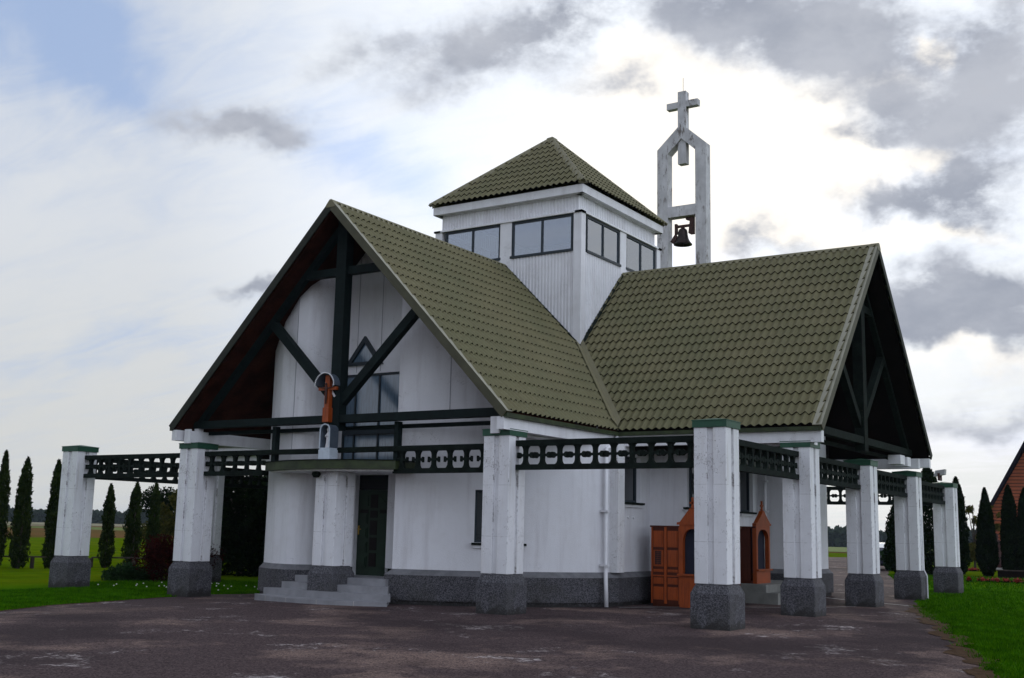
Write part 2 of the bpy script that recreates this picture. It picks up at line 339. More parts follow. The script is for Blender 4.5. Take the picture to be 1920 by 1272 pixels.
# ------------------------------------------------------------------ mesh helpers
class MB:
    def __init__(s): s.v = []; s.f = []; s.mi = []
    def add(s, vs, fs, mi=0):
        n = len(s.v); s.v += [tuple(v) for v in vs]; s.f += [tuple(i + n for i in f) for f in fs]; s.mi += [mi] * len(fs); return s
    def box(s, x0, x1, y0, y1, z0, z1, mi=0):
        return s.add([(x, y, z) for x in (x0, x1) for y in (y0, y1) for z in (z0, z1)],
                     [(0, 1, 3, 2), (4, 6, 7, 5), (0, 4, 5, 1), (2, 3, 7, 6), (0, 2, 6, 4), (1, 5, 7, 3)], mi)
    def beam(s, a, b, w, h, side=None, mi=0):
        """box along a->b; w = size along 'side', h = size across it"""
        a = Vector(a); b = Vector(b); d = (b - a).normalized()
        sd = Vector(side) if side else (Vector((0, 0, 1)).cross(d) if abs(d.z) < .99 else Vector((1, 0, 0)))
        sd = (sd - d * sd.dot(d)).normalized(); u = d.cross(sd)
        P = [p + sd * (i * w / 2) + u * (j * h / 2) for p in (a, b) for i, j in ((-1, -1), (1, -1), (1, 1), (-1, 1))]
        return s.add(P, [(3, 2, 1, 0), (4, 5, 6, 7), (0, 1, 5, 4), (1, 2, 6, 5), (2, 3, 7, 6), (3, 0, 4, 7)], mi)
    def prism(s, poly, o, U, V, N, mi=0):
        """extrude the 2-D outline poly (coordinates along U, V) from o by vector N"""
        o = Vector(o); U = Vector(U); V = Vector(V); N = Vector(N)
        if U.cross(V).dot(N) < 0: poly = poly[::-1]
        n = len(poly); A = [o + U * p[0] + V * p[1] for p in poly]
        return s.add(A + [a + N for a in A], [tuple(range(n))[::-1], tuple(range(n, 2 * n))] + [(i, (i + 1) % n, n + (i + 1) % n, n + i) for i in range(n)], mi)
    def rings(s, rings, mi=0, cap=True, close=True):
        n = len(rings[0]); vs = [p for r in rings for p in r]; fs = []
        for k in range(len(rings) - 1):
            for i in range(n if close else n - 1):
                j = (i + 1) % n; fs.append((k * n + i, k * n + j, (k + 1) * n + j, (k + 1) * n + i))
        if cap: fs += [tuple(range(n))[::-1], tuple(range((len(rings) - 1) * n, len(rings) * n))]
        return s.add(vs, fs, mi)
    def lathe(s, prof, c, seg=20, mi=0):
        return s.rings([[(c[0] + r * math.cos(2 * math.pi * i / seg), c[1] + r * math.sin(2 * math.pi * i / seg), c[2] + z) for i in range(seg)] for r, z in prof], mi)
    def tube(s, path, r, seg=8, mi=0):
        R = []; path = [Vector(p) for p in path]
        for k, p in enumerate(path):
            d = (path[min(k + 1, len(path) - 1)] - path[max(k - 1, 0)]).normalized()
            a = Vector((0, 0, 1)).cross(d) if abs(d.z) < .95 else Vector((1, 0, 0)); a = (a - d * a.dot(d)).normalized(); b = d.cross(a)
            rr = r[k] if isinstance(r, (list, tuple)) else r
            R.append([p + a * (rr * math.cos(2 * math.pi * i / seg)) + b * (rr * math.sin(2 * math.pi * i / seg)) for i in range(seg)])
        return s.rings(R, mi)
    def build(s, name, mats, parent=None, smooth=False, bevel=0, cuts=None):
        me = bpy.data.meshes.new(name)
        if not isinstance(mats, (list, tuple)): mats = [mats]
        for q in mats: me.materials.append(q)
        me.from_pydata(s.v, [], s.f); me.polygons.foreach_set('material_index', s.mi)
        if cuts:
            bm = bmesh.new(); bm.from_mesh(me)
            for co, no in cuts:
                bmesh.ops.bisect_plane(bm, geom=bm.verts[:] + bm.edges[:] + bm.faces[:], plane_co=co, plane_no=no, clear_outer=True)
            bm.to_mesh(me); bm.free()
        if smooth: me.polygons.foreach_set('use_smooth', [True] * len(me.polygons))
        me.validate(); me.update()
        o = bpy.data.objects.new(name, me); C.collection.objects.link(o)
        if parent: o.parent = parent
        if bevel:
            bm = bmesh.new(); bm.from_mesh(me)
            es = [e for e in bm.edges if len(e.link_faces) == 2 and e.calc_face_angle(0) > .5]
            bmesh.ops.bevel(bm, geom=es, offset=bevel, segments=1, affect='EDGES', clamp_overlap=True)
            bm.to_mesh(me); bm.free()
        return o
def tag(o, label=None, cat=None, group=None, kind=None):
    if label: o['label'] = label
    if cat: o['category'] = cat
    if group: o['group'] = group
    if kind: o['kind'] = kind
    return o
def thing(name, label, cat, loc=(0, 0, 0), rz=0, group=None):
    o = bpy.data.objects.new(name, None); C.collection.objects.link(o); o.empty_display_size = .2
    o.location = loc; o.rotation_euler = (0, 0, rz); return tag(o, label, cat, group)
def dup(o, parent=None):
    c = o.copy(); C.collection.objects.link(c)
    if parent: c.parent = parent
    for ch in [x for x in o.children]: dup(ch, c)
    return c
def ss(x): x = max(0., min(1., x)); return x * x * (3 - 2 * x)
def gz(x, y): return -0.10 * ss((-0.2 - x) / 3.2) * ss((14 - y) / 10)
def terrain(x, y):
    dx, dy = x - CAM.x, y - CAM.y; d = math.hypot(dx, dy)
    az = math.degrees(math.atan2(-dx, dy))            # towards the left of +Y
    side = ss((az - 22) / 30)                           # 1 = west side, 0 = north-east side
    return gz(x, y) + ss((d - 100) / 450) * (side * 0.5 - (1 - side) * 2.4)

# ------------------------------------------------------------------ ground, fields, asphalt
rng = random.Random(7)
def ring_mesh(name, r0, r1, nr, a0, a1, na, m_):
    b = MB(); vs = []; fs = []
    for i in range(nr + 1):
        r = r0 + (r1 - r0) * (i / nr) ** 1.5 if r1 > 200 else r0 + (r1 - r0) * i / nr
        for j in range(na + 1):
            a = math.radians(a0 + (a1 - a0) * j / na); x, y = r * math.cos(a), r * math.sin(a)
            vs.append((x, y, terrain(x, y)))
    for i in range(nr):
        for j in range(na):
            p = i * (na + 1) + j
            if i == 0 and r0 == 0: fs.append((p, p + na + 1, p + na + 2)) if j == 0 or True else None
            else: fs.append((p, p + na + 1, p + na + 2, p + 1))
    b.add(vs, fs); return tag(b.build(name, m_, smooth=True), kind='structure')
# lawn as a fine square-celled disc
b = MB(); N_ = 150; vs = []; idx = {}
for i in range(N_ + 1):
    for j in range(N_ + 1):
        x = -75 + i * 1.0; y = -75 + j * 1.0 + 15
        vs.append((x, y, terrain(x, y)))
b.add(vs, [(i * (N_ + 1) + j, (i + 1) * (N_ + 1) + j, (i + 1) * (N_ + 1) + j + 1, i * (N_ + 1) + j + 1) for i in range(N_) for j in range(N_)])
tag(b.build('lawn', lawnm, smooth=True), kind='structure')
def quadring(name, x0, x1, y0, y1, X0, X1, Y0, Y1, m_, n=40, dz=0.0, steps=10):
    """sheet between an inner and an outer rectangle"""
    def rect(x0, x1, y0, y1):
        P = []
        for k in range(n): P.append((x0 + (x1 - x0) * k / n, y0))
        for k in range(n): P.append((x1, y0 + (y1 - y0) * k / n))
        for k in range(n): P.append((x1 - (x1 - x0) * k / n, y1))
        for k in range(n): P.append((x0, y1 - (y1 - y0) * k / n))
        return P
    A = rect(x0, x1, y0, y1); B = rect(X0, X1, Y0, Y1); R = []
    for s in range(steps + 1):
        t = (s / steps) ** 1.6
        R.append([(a[0] + (b_[0] - a[0]) * t, a[1] + (b_[1] - a[1]) * t, terrain(a[0] + (b_[0] - a[0]) * t, a[1] + (b_[1] - a[1]) * t) + dz) for a, b_ in zip(A, B)])
    q = MB(); q.rings(R, cap=False); return tag(q.build(name, m_, smooth=True), kind='structure')
quadring('field', -75, 75, -60, 90, -700, 700, -700, 700, fieldb)
quadring('ground', -700, 700, -700, 700, -1500, 1500, -1500, 1500, fieldt)
def patch(name, poly, m_, dz, n=14):
    """quad patch (4 corners) laid over the terrain"""
    vs = []
    for i in range(n + 1):
        for j in range(n + 1):
            u, v = i / n, j / n
            p = (Vector(poly[0]) * (1 - u) + Vector(poly[1]) * u) * (1 - v) + (Vector(poly[3]) * (1 - u) + Vector(poly[2]) * u) * v
            vs.append((p.x, p.y, terrain(p.x, p.y) + dz))
    q = MB(); q.add(vs, [(i * (n + 1) + j, (i + 1) * (n + 1) + j, (i + 1) * (n + 1) + j + 1, i * (n + 1) + j + 1) for i in range(n) for j in range(n)])
    return tag(q.build(name, m_, smooth=True), kind='structure')
patch('field', [(-190, 96), (60, 96), (80, 690), (-260, 690)], fieldg, .05)
patch('field', [(-690, 40), (-220, 160), (-330, 690), (-690, 690)], fieldt, .05)
patch('field', [(-690, -60), (-190, 40), (-215, 150), (-690, 20)], fieldt, .06)

apoly = [(-2.81, -14.67), (-3.63, -13.04), (-3.90, -11.28), (-4.29, -9.62), (-4.49, -8.05), (-4.06, -7.02), (-3.6, -4), (0, 0), (0, 12), (-14, 40), (-22, 58), (-12.4, 62.7), (-9, 67.5), (-6.5, 62), (-3.2, 48),
         (3.06, 23.9), (7.2, 10.5), (9.66, 1.5), (10.28, -.99), (11.18, -3.65), (12.13, -6.76), (12.77, -8.85), (13.41, -10.96), (13.95, -12.84), (15.6, -16.5), (20, -23), (40, -38), (55, -58), (-60, -58), (-40, -40), (-1, -20)]
def rough_edge(poly, step=.25, amp=.05, seed=3):
    r = random.Random(seed); o = []
    for k in range(len(poly)):
        a = Vector(poly[k]); b_ = Vector(poly[(k + 1) % len(poly)]); L = (b_ - a).length
        st = step if L < 10 else 1.0
        n = max(1, int(L / st)); nrm = Vector((-(b_ - a).y, (b_ - a).x)).normalized()
        for i in range(n):
            p = a.lerp(b_, i / n) + nrm * r.uniform(-amp, amp); o.append((p.x, p.y))
    return o
def sheet(name, poly, m_, dz, kind='structure'):
    me = bpy.data.meshes.new(name); bm = bmesh.new()
    f = bm.faces.new([bm.verts.new((x, y, 0)) for x, y in poly])
    bm.normal_update()
    if f.normal.z < 0: f.normal_flip()
    bmesh.ops.triangulate(bm, faces=[f])
    for xx in [-4.2 + .25 * k for k in range(17)] :
        bmesh.ops.bisect_plane(bm, geom=bm.verts[:] + bm.edges[:] + bm.faces[:], plane_co=(xx, 0, 0), plane_no=(1, 0, 0))
    for yy in [4 + k for k in range(11)]:
        bmesh.ops.bisect_plane(bm, geom=bm.verts[:] + bm.edges[:] + bm.faces[:], plane_co=(0, yy, 0), plane_no=(0, 1, 0))
    for v in bm.verts: v.co.z = gz(v.co.x, v.co.y) + dz
    bm.to_mesh(me); bm.free(); me.materials.append(m_)
    o = bpy.data.objects.new(name, me); C.collection.objects.link(o)
    return tag(o, kind=kind)
sheet('pavement', rough_edge(apoly), asph, .012)
def strip(name, path, w, m_, dz, jit=.3, seed=1):
    r = random.Random(seed); q = MB(); L = []; P = [Vector(p) for p in path]; pts = []
    for a, b_ in zip(P[:-1], P[1:]):
        n = max(1, int((b_ - a).length / .15)); pts += [a.lerp(b_, i / n) for i in range(n)]
    pts.append(P[-1]); R = []
    for k, p in enumerate(pts):
        d = (pts[min(k + 1, len(pts) - 1)] - pts[max(k - 1, 0)]).normalized(); nn = Vector((-d.y, d.x))
        wob = lambda ph: jit * (.45 * math.sin(k * .31 + ph) + .30 * math.sin(k * .83 + 2 * ph) + .25 * r.uniform(-1, 1))
        a = p + nn * (w * (.5 + wob(seed))); c_ = p - nn * (w * (.5 + wob(seed + 1.7)))
        R.append([(a.x, a.y, gz(a.x, a.y) + dz), (c_.x, c_.y, gz(c_.x, c_.y) + dz)])
    q.rings(R, cap=False, close=False); return tag(q.build(name, m_), kind='structure')
strip('soil_edge', [(9.66, 1.5), (10.28, -.99), (11.18, -3.65), (12.13, -6.76), (12.77, -8.85), (13.41, -10.96), (13.95, -12.84), (15.6, -16.5)], .36, soil, .020, .55)
strip('soil_edge', [(-1.9, -17.2), (-2.81, -14.67), (-3.63, -13.04), (-3.90, -11.28), (-4.29, -9.62)], .12, soil, .018, .35, 2)
strip('kerb', [(5.16, -5.45), (5.62, -4.75), (6.97, -2.98), (7.75, -2.35)], .07, kerbm, .020, .02)
strip('kerb', [(7.0, 2.71), (7.65, 2.14), (8.6, 1.6)], .10, kerbm, .020, .02)
strip('kerb', [(8.86, 1.4), (9.8, 0.81)], .10, kerbm, .020, .02)
strip('kerb', [(8.2, -1.9), (8.75, -.45)], .05, kerbm, .020, .02)

# grass blades (nobody could count them)
def inside(x, y, poly):
    c = False; n = len(poly); j = n - 1
    for i in range(n):
        xi, yi = poly[i]; xj, yj = poly[j]
        if (yi > y) != (yj > y) and x < (xj - xi) * (y - yi) / (yj - yi) + xi: c = not c
        j = i
    return c
def grass(name, regions, seed):
    r = random.Random(seed); vs = []; fs = []
    for (x0, x1, y0, y1, n, h) in regions:
        for _ in range(n):
            x = r.uniform(x0, x1); y = r.uniform(y0, y1)
            if inside(x, y, apoly) or (x > 9 and inside(x - .22 - .1 * math.sin(y * 5), y, apoly) and r.random() < .85): continue
            d = Vector((x, y, 1)) - CAM; zc = d.dot(FW)
            if zc < 2 or abs(d.dot(RX) / zc) > .50: continue
            k = h * r.uniform(.5, 1.3); a = r.uniform(0, 6.28); w = .007 + .0004 * zc; z = gz(x, y)
            lx, ly = r.uniform(-.5, .5) * k, r.uniform(-.5, .5) * k
            n0 = len(vs); ca, sa = math.cos(a) * w, math.sin(a) * w
            vs += [(x - ca, y - sa, z - .01), (x + ca, y + sa, z - .01), (x + lx, y + ly, z + k)]; fs.append((n0, n0 + 1, n0 + 2))
    edge = [(9.66, 1.5), (10.28, -.99), (11.18, -3.65), (12.13, -6.76), (12.77, -8.85), (13.41, -10.96), (13.95, -12.84), (15.6, -16.5)]
    for _ in range(70):
        k = r.randrange(len(edge) - 1); u = r.random(); ex = edge[k][0] * (1 - u) + edge[k + 1][0] * u + r.gauss(.14, .10); ey = edge[k][1] * (1 - u) + edge[k + 1][1] * u
        for _ in range(r.randint(8, 40)):
            x, y = ex + r.gauss(0, .06), ey + r.gauss(0, .06); a = r.uniform(0, 6.28); kk = r.uniform(.04, .11); n0 = len(vs); w = .010
            vs += [(x - math.cos(a) * w, y - math.sin(a) * w, .0), (x + math.cos(a) * w, y + math.sin(a) * w, .0), (x + r.uniform(-1, 1) * kk, y + r.uniform(-1, 1) * kk, kk)]; fs.append((n0, n0 + 1, n0 + 2))
    me = bpy.data.meshes.new(name); me.from_pydata(vs, [], fs); me.materials.append(leaf_gr)
    o = bpy.data.objects.new(name, me); C.collection.objects.link(o); return tag(o, 'short green mown grass on the lawn round the church', 'grass', kind='stuff')
grass('grass', [(9.4, 16.5, -14, 0, 100000, .055), (8, 16, 0, 12, 26000, .06), (3, 16, 12, 26, 12000, .08), (-8.5, -2.4, -18, -6.5, 70000, .055), (-10.5, -5, -8, -3, 12000, .06)], 5)

# ------------------------------------------------------------------ the church
LA, LB, w, he, hr = 9.4516, 9.3739, 4.6967, 3.8701, 8.6664
LG = 9.42; K = (hr - he) / w; t = 2.355
church = thing('church', 'white church with olive tiled cross-shaped gable roof and square glazed lantern', 'church')
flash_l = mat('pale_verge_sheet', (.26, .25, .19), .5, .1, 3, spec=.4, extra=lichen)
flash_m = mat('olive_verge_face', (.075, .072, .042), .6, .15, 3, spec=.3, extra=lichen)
flash_d = mat('shaded_verge_sheet', (.030, .034, .026), .7, .2, 3, spec=.2)  # darker copy for verges on the shaded side, shade put into the colour
def part(o, label): o['label'] = label; return o
slopeL = math.hypot(w, hr - he)
def rotz(v, q):  # quarter turns
    x, y = v[0], v[1]
    for _ in range(q % 4): x, y = -y, x
    return (x, y, *v[2:])
def tile_rows(o, U, V, N, ulen, vlen, wave=.183, row=.35, u0=0.0, segs=8, flip=1):
    """pressed-metal tile sheet: u along the eave, v up the slope"""
    nu = int(ulen / wave * segs) + 1; nr = math.ceil(vlen / row); q = MB(); vs = []; fs = []
    o = np.array(o); U = np.array(U); V = np.array(V); N = np.array(N)
    uu = np.linspace(0, ulen, nu + 1); ph = flip * (uu + u0) / wave
    s_ = np.sin(2 * np.pi * ph) + .18 * np.sin(4 * np.pi * ph); h = .024 * (1.1 + s_); bulge = -.016 * s_
    rows = []
    for i in range(nr):
        rows.append((i * row, .030)); rows.append((min((i + 1) * row, vlen + .05) + .004, 0.0))
    for k, (v, e) in enumerate(rows):
        vb = v - bulge * (1 if k > 0 else .3)
        pts = o + np.outer(uu, U) + np.outer(vb, V) + np.outer(h + e + .01, N)
        vs += [tuple(p) for p in pts]
    n = nu + 1
    for k in range(len(rows) - 1):
        for j in range(nu): fs.append((k * n + j, k * n + j + 1, (k + 1) * n + j + 1, (k + 1) * n + j))
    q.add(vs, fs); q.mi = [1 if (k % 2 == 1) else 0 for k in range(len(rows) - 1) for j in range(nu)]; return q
Vs = Vector((-w, 0, hr - he)).normalized()
for q in range(4):
    for side in (1, -1):
        # canonical wing runs towards -Y; slope on side x*side>0; eave from y=-LG to 0
        o = (side * (w + .03), -LG + .06, he - .03 * K); U = (0, 1, 0); V = (-side * w, 0, hr - he); L = math.hypot(w, hr - he); V = (V[0] / L, 0, V[2] / L)
        N = (side * (hr - he) / L, 0, w / L)
        f = lambda v: rotz(v, q)
        tb = tile_rows(f(o), f(U), f(V), f(N), LG, L + .0, u0=.04, flip=-side)
        n1_ = f((side, 1, 0)); n2_ = f((0, 1, 0))
        co = f((0, -t, 0)); cuts = [((0, 0, 0), n1_), (co, n2_), ((0, 0, 0), f((-side, 0, 0)))]
        if side < 0: tb.f = [x[::-1] for x in tb.f]
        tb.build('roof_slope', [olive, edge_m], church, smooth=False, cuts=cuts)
    f = lambda v: rotz(v, q)
    # soffit boards under each slope (thickness of the roof)
    for side in (1, -1):
        sb = MB(); TH = .17
        a = [(0, -LG + .08, hr - .02), (side * (w - .01), -LG + .08, he - .01), (side * (w - .01), -w, he - .01), (side * t, -t, hr - K * t - .02), (0, -t, hr - .02)]
        top = [f(p) for p in a]; bot = [f((p[0], p[1], p[2] - TH)) for p in a]; n = 5
        sb.add(top + bot, [tuple(range(n)), tuple(range(n, 2 * n))[::-1]] + [(i, (i + 1) % n, n + (i + 1) % n, n + i) for i in range(n)])
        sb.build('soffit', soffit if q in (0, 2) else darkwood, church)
        # verge flashing, with light and shade put into its colours by slope side
        vb = MB(); nx = Vector((side * (hr - he), 0, w)).normalized()
        A = Vector((0, 0, hr)); B_ = Vector((side * (w + .05), 0, he - .05 * K))
        cs_ = [((-LG - .0), .055), ((-LG + .20), .055), ((-LG + .20), .03), ((-LG + .02), .03), ((-LG + .02), -.12), ((-LG - .0), -.12)]
        R = []
        for Pp in (A, B_):
            R.append([f((Pp.x + (nx.x * k if Pp is B_ else 0), y, Pp.z + (nx.z * k if Pp is B_ else k / nx.z))) for y, k in cs_])
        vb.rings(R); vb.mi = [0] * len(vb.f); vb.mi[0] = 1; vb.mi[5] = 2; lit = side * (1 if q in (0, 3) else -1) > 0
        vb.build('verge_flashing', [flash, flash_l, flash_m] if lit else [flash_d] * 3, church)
    # ridge cap
    rb = MB(); ca_ = []
    for y in (-LG - .01, -t + .02):
        ca_.append([f(p) for p in ((-.13, y, hr - .13 * K + .075), (-.03, y, hr + .065), (.03, y, hr + .065), (.13, y, hr - .13 * K + .075), (.12, y, hr - .13 * K + .02), (-.12, y, hr - .13 * K + .02))])
    rb.rings(ca_); rb.build('ridge_cap', flash, church)
    # valley flashing and the flashing where roofs meet the lantern wall
    for side in (1,):
        vf = MB()
        p0 = Vector(f((t, -t, hr - K * t + .13))); p1 = Vector(f((w + .03, -w - .03, he + .10)))
        d1 = Vector(f((-1, -1, 0))).normalized() * .15; d2 = Vector(f((1, 1, 0))).normalized() * .15
        # the strip folds along the valley: each half lies on its own roof plane
        sa = Vector(f((-.13, -.0, .13 * K))); sbb = Vector(f((0, .13, .13 * K)))
        # plane A (wing -Y, slope +x): z falls with x. moving -x raises z
        vf.add([p0, p1, p1 + Vector(f((-.15, -.0, .15 * K))) + Vector(f((0, 0, .01))), p0 + Vector(f((-.15, 0, .15 * K))) + Vector((0, 0, .01)),
                p1 + Vector(f((0, .15, .15 * K))) + Vector((0, 0, .01)), p0 + Vector(f((0, .15, .15 * K))) + Vector((0, 0, .01))],
               [(0, 1, 2, 3), (1, 0, 5, 4)])
        vf.build('valley_flashing', flash, church)
    ff = MB()
    for side in (1, -1):
        a = f((0, -t - .05, hr + .045)); b_ = f((side * (t + .05), -t - .05, hr - K * t + .045))
        ff.beam(a, b_, .11, .05, side=f((0, 1, 0)))
    ff.build('roof_wall_flashing', timber_w, church)
    # gutter lip and eave fascia beams
    for side in (1, -1):
        gb = MB(); gb.box(0, 1, 0, 1, 0, 1)
        x0, x1 = (w + .002, w + .085) if side > 0 else (-w - .085, -w - .002)
        vs_ = [(x, y, z) for x in (x0, x1) for y in (-LG + .03, -w + 0.0) for z in (he - .13, he - .045)]
        g2 = MB(); g2.add([f(v) for v in vs_], MB().box(0, 1, 0, 1, 0, 1).f); g2.build('gutter', greendark, church)
        x0, x1 = (w - .16, w + .001) if side > 0 else (-w - .001, -w + .16)
        vs_ = [(x, y, z) for x in (x0, x1) for y in (-LG + .04, -w + .1) for z in (he - .36, he - .115)]
        g2 = MB(); g2.add([f(v) for v in vs_], MB().box(0, 1, 0, 1, 0, 1).f); g2.build('eave_fascia', whitewood, church)
        xc = side * 4.37
        vs_ = [(x, y, z) for x in (xc - .1, xc + .1) for y in (-9.16, -4.5) for z in (3.47 - (.12 if q == 3 else 0), 3.74)]
        g2 = MB(); g2.add([f(v) for v in vs_], MB().box(0, 1, 0, 1, 0, 1).f); g2.build('eave_beam', whitewood, church)
    # trusses near each gable
    tr = MB(); Y = -8.83
    def tb_(a, b_, ww, hh, yy=Y): tr.beam(f((a[0], yy, a[1])), f((b_[0], yy, b_[1])), ww, hh, side=f((0, 1, 0)))
    zs = lambda x: hr - .30 - K * abs(x)
    for s in (1, -1):
        tb_((0, zs(0) + .02), (s * 4.45, zs(4.45) + .02), .14, .14)
        tr2 = (0.0 + s * .05, 4.25), (s * 2.15, zs(2.15) + .05)
        tb_(*tr2, .17, .19, Y + .01)
        tb_((0, 7.22), (s * 1.15, 7.22), .16, .18, Y + .02)
    tr.build('truss', timber if q in (0, 2) else timber_w, church)
    kp = MB(); kp.beam(f((0, Y - .03, 3.65)), f((0, Y - .03, zs(0))), .24, .28, side=f((0, 1, 0))); kp.build('king_post', timber if q in (0, 2) else timber_w, church)
    tie = MB(); tie.beam(f((-4.45, Y - .02, 3.90)), f((4.45, Y - .02, 3.90)), .22, .17, side=f((0, 1, 0)))
    tie.beam(f((-4.3, Y + .25, 3.72)), f((4.3, Y + .25, 3.72)), .12, .08, side=f((0, 1, 0))); tie.build('tie_beam', timber if q in (0, 2) else timber_w, church)
# boarded gable walls set back inside the side wings
for s in (1, -1):
    gw = MB(); xx = s * 6.72; n = 26
    for k in range(n):
        y0 = -4.3 + 8.6 * k / n; y1 = y0 + 8.6 / n - .02
        z0, z1 = hr - .2 - K * abs(y0), hr - .2 - K * abs(y1)
        gw.add([(xx, y0, 3.6), (xx, y1, 3.6), (xx, y1, z1), (xx, y0, z0), (xx - s * .05, y0, 3.6), (xx - s * .05, y1, 3.6), (xx - s * .05, y1, z1), (xx - s * .05, y0, z0)],
               [(0, 1, 2, 3), (7, 6, 5, 4), (0, 4, 5, 1), (1, 5, 6, 2), (2, 6, 7, 3), (3, 7, 4, 0)])
    gw.build('gable_boards', darkwood, church)
    cl = MB(); cl.box(min(s * 6.8, s * 5.3), max(s * 6.8, s * 5.3), -4.3, 4.3, 3.58, 3.62); cl.box(min(s * 6.8, s * 4.4), max(s * 6.8, s * 4.4), -4.5, -4.3, 3.4, 3.6)
    cl.build('ceiling', darkwood, church)

# body walls: plan outline, tops trimmed to the soffit
arc = [(5.24 * math.cos(math.radians(a)), -3.3 + 5.24 * math.sin(math.radians(a))) for a in (284.4, 290.5, 297, 303.2, 315.4, 321.5, 327.5, 333.5, 339.3)]
arc[0] = (1.3, -8.38)
plan = [(-4.9, -5.1), (-3.6, -7.0), (-2.72, -8.12), (-2.14, -8.44), (-1.62, -8.54), (-1.36, -8.46), (-1.16, -8.28), (-1.04, -8.0), (-1.0, -7.6), (1.3, -7.6)] + arc + [(4.9, -3.45), (6.7, -3.45), (6.7, -2.9), (5.5, -2.9), (5.5, 1.9), (6.75, 1.9), (6.75, 3.9), (4.6, 4.2),
        (4.2, 7.6), (-4.2, 7.6), (-4.6, 4.2), (-5.5, 3.4), (-5.5, -3.4), (-4.9, -3.4)]
def soff(x, y):
    zA = hr - .19 - K * abs(x); zB = hr - .19 - K * abs(y)
    return max(zA if abs(x) < w else 3.6, zB if abs(y) < w else 3.6, 3.6) if (abs(x) < w + .3) else max(zB, 3.6)
def wall_strip(p0, p1, z0, topf, n):
    q = MB(); R = []
    for i in range(n + 1):
        x = p0[0] + (p1[0] - p0[0]) * i / n; y = p0[1] + (p1[1] - p0[1]) * i / n
        R.append((x, y))
    return R
wl = MB(); seams = MB()
# openings: (segment index, s0, s1, z0, z1) in distance along the segment
seglen = lambda i: math.dist(plan[i], plan[(i + 1) % len(plan)])
ops = {8: [(1.0 - .47, 1.0 + .47, .52, 2.82), (.02, 2.16, 3.02, 5.08)],
       13: [(.03, 1.07, 1.32, 2.42)],
       18: [(.35, 1.22, 2.27, 3.30)], 19: [(.95, 1.6, 2.2, 3.3)], 22: [(3.55, 4.45, 2.2, 3.45)]}
npl = len(plan)
for i in range(npl):
    a = Vector(plan[i]); b_ = Vector(plan[(i + 1) % npl]); L = (b_ - a).length; d = (b_ - a) / L
    cutsx = {0., L}
    for o_ in ops.get(i, []): cutsx |= {o_[0], o_[1]}
    k = 0
    while k < L: cutsx.add(k); k += .22
    xs = sorted(cutsx); xs = [x for j, x in enumerate(xs) if j == 0 or x - xs[j - 1] > 1e-4]
    for s0, s1 in zip(xs[:-1], xs[1:]):
        pa, pb = a + d * s0, a + d * s1; mid = (s0 + s1) / 2
        holes = sorted([(o_[2], o_[3]) for o_ in ops.get(i, []) if o_[0] < mid < o_[1]])
        ta, tb2 = soff(*pa), soff(*pb); zc = [.70]
        for h0, h1 in holes: zc += [h0, h1]
        for j in range(0, len(zc), 2):
            za = zc[j]
            if j + 1 < len(zc): z1a = z1b = zc[j + 1]
            else: z1a, z1b = ta, tb2
            if holes and j == 0 and zc[1] < .7: continue
            wl.add([(pa.x, pa.y, za), (pb.x, pb.y, za), (pb.x, pb.y, z1b), (pa.x, pa.y, z1a)], [(0, 1, 2, 3)])
    # reveals of the openings
    nrm = Vector((d.y, -d.x))
    for (s0, s1, z0, z1) in ops.get(i, []):
        dp = -.22; A = a + d * s0; B_ = a + d * s1; Ai = A + nrm * dp; Bi = B_ + nrm * dp
        wl.add([(A.x, A.y, z0), (B_.x, B_.y, z0), (B_.x, B_.y, z1), (A.x, A.y, z1), (Ai.x, Ai.y, z0), (Bi.x, Bi.y, z0), (Bi.x, Bi.y, z1), (Ai.x, Ai.y, z1)],
               [(0, 4, 5, 1), (1, 5, 6, 2), (2, 6, 7, 3), (3, 7, 4, 0)])
wo = wl.build('wall', plaster, church)
bm = bmesh.new(); bm.from_mesh(wo.data); bmesh.ops.remove_doubles(bm, verts=bm.verts, dist=.001); bm.to_mesh(wo.data); bm.free()
wo.data.polygons.foreach_set('use_smooth', [True] * len(wo.data.polygons)); wo.data.set_sharp_from_angle(angle=math.radians(26))
# vertical joints between the wall panels
def seam(x, y, z0, nx, ny):
    z1 = soff(x, y) - .02; tx, ty = -ny, nx; e = .006
    seams.add([(x + tx * s * .009 + nx * e, y + ty * s * .009 + ny * e, z) for z in (z0, z1) for s in (-1, 1)], [(0, 1, 3, 2)])
for (x, y) in (arc[2], arc[5], arc[7]):
    v = Vector((x, y + 3.3)).normalized(); seam(x, y, 3.95, v.x, v.y)
for x in (-.6, .11): seam(x, -7.6, 5.12, 0, -1)
seam(-1.62, -8.54, 3.2, -.05, -1)
seam(-2.14, -8.42, 3.2, -.3, -.9)
seams.build('panel_joint', mat('joint_filler', (.33, .33, .36), .9), church)
